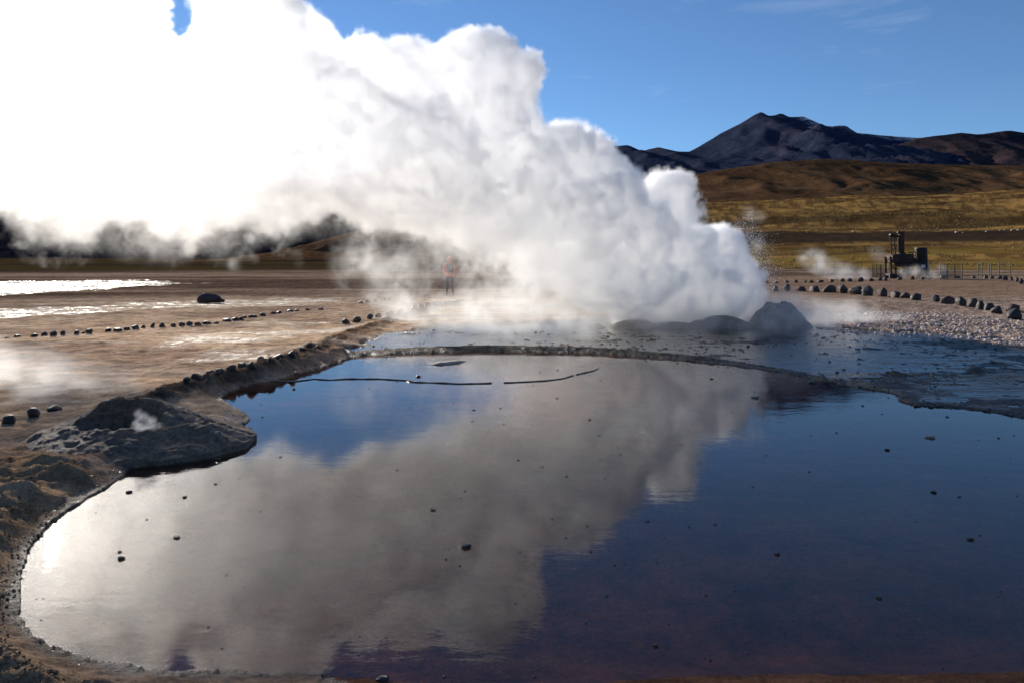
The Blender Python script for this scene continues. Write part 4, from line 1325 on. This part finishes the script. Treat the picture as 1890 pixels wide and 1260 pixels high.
def puff_cloud(name, P, vox, scale, amp, k, density, label, aniso=.4):
    cs = [(W(*q[:2], q[3]), q[2] * q[3] / FPX) for q in P]
    lo = tuple(min(c[i] - r * 1.25 - amp * .4 for c, r in cs) for i in range(3)); hi = tuple(max(c[i] + r * 1.25 + amp * .4 for c, r in cs) for i in range(3))
    lo = (lo[0], lo[1], max(lo[2], .02))
    steam(name, steam_mat(name, density, aniso), lo, hi, vox, small_density(P, scale, amp, k), label)


puff_cloud('steam_plume', [(1590, 512, 18, 62), (1560, 505, 20, 62), (1535, 498, 22, 63), (1510, 485, 24, 63), (1490, 478, 20, 63), (1568, 514, 14, 62)], .16, .45, .9, .5, 1.2, 'white steam plume drifting before the wire fence')
puff_cloud('steam_plume', [(1625, 475, 14, 70), (1614, 466, 12, 70), (1632, 490, 10, 70)], .2, .5, .8, .5, .5, 'faint steam wisp beside the legs of the drilling machine')
puff_cloud('steam_plume', [(1670, 506, 14, 62), (1690, 502, 14, 62), (1725, 506, 12, 62), (1738, 498, 12, 62), (1742, 508, 8, 62), (1705, 508, 10, 62)], .15, .5, .8, .4, 1.2, 'low steam rising in front of the machine and tank')
puff_cloud('steam_puff', [(1388, 395, 18, 18), (1402, 402, 14, 18), (1398, 455, 16, 18), (1378, 385, 10, 18)], .05, 1.6, .3, .12, 1.6, 'small detached steam puff hanging beyond the water spray')
puff_cloud('steam_puff', [(1372, 440, 16, 16.6), (1384, 470, 16, 16.6), (1392, 505, 16, 16.6), (1360, 420, 12, 16.6), (1396, 535, 14, 16.6)], .05, 2.2, .3, .2, 1.6, 'fine mist of spray along the edge of the steam jet')
puff_cloud('steam_wisp', [(468, 440, 20, 30), (450, 470, 16, 30), (432, 488, 14, 30), (470, 478, 8, 30), (480, 420, 14, 30)], .09, 1.0, .6, .2, 1.0, 'twisting steam wisp standing on the far flat')
puff_cloud('steam_wisp', [(672, 480, 40, 36), (700, 500, 34, 36), (650, 500, 22, 36), (740, 490, 40, 36), (552, 470, 10, 36), (556, 490, 8, 36)], .14, .7, .9, .4, .6, 'thin steam wisps before the rusty hill')
puff_cloud('ground_steam', [(60, 700, 60, 8.6), (0, 710, 70, 8.8), (130, 718, 50, 8.4), (205, 722, 44, 8.2), (260, 728, 26, 8.0), (-80, 700, 70, 8.8), (50, 668, 24, 8.8), (0, 650, 34, 9), (90, 740, 60, 8.0)], .05, 2.0, .5, .25, 4.0, 'low warm steam spreading over the tan flat behind the crater mound')
puff_cloud('ground_steam', [(1400, 590, 40, 16.1), (1455, 592, 50, 15.9), (1510, 592, 46, 15.9), (1560, 594, 40, 16.1), (1610, 596, 34, 16.4), (1660, 600, 24, 16.6), (1340, 596, 30, 16.0)], .06, 1.6, .5, .3, 3.5, 'pale steam creeping over the ground past the dark hump')
puff_cloud('ground_steam', [(1440, 586, 56, 14.2), (1470, 580, 40, 14.2), (1400, 588, 44, 14.2), (1370, 598, 40, 14.3), (1290, 592, 46, 14.5), (1210, 590, 44, 14.6), (1130, 585, 50, 14.8), (1050, 580, 62, 15), (970, 580, 64, 15), (890, 582, 60, 15), (810, 590, 48, 15.5), (740, 580, 40, 17),
                             (1500, 596, 42, 14.4), (1550, 602, 34, 14.6), (1240, 612, 30, 13.8), (1080, 612, 34, 13.8), (930, 614, 30, 13.8)], .09, 1.3, .6, .4, 3.6, 'thin veil of steam in front of the vent mounds and over the terrace')
puff_cloud('vent_steam', [(258, 784, 14, 6.0), (262, 770, 11, 6.0), (277, 780, 12, 5.98), (287, 788, 10, 5.95), (254, 760, 7, 6.0), (268, 793, 15, 5.95)], .012, 9.0, .05, .03, 38.0, 'small bright puff of steam inside the crater mound vent')
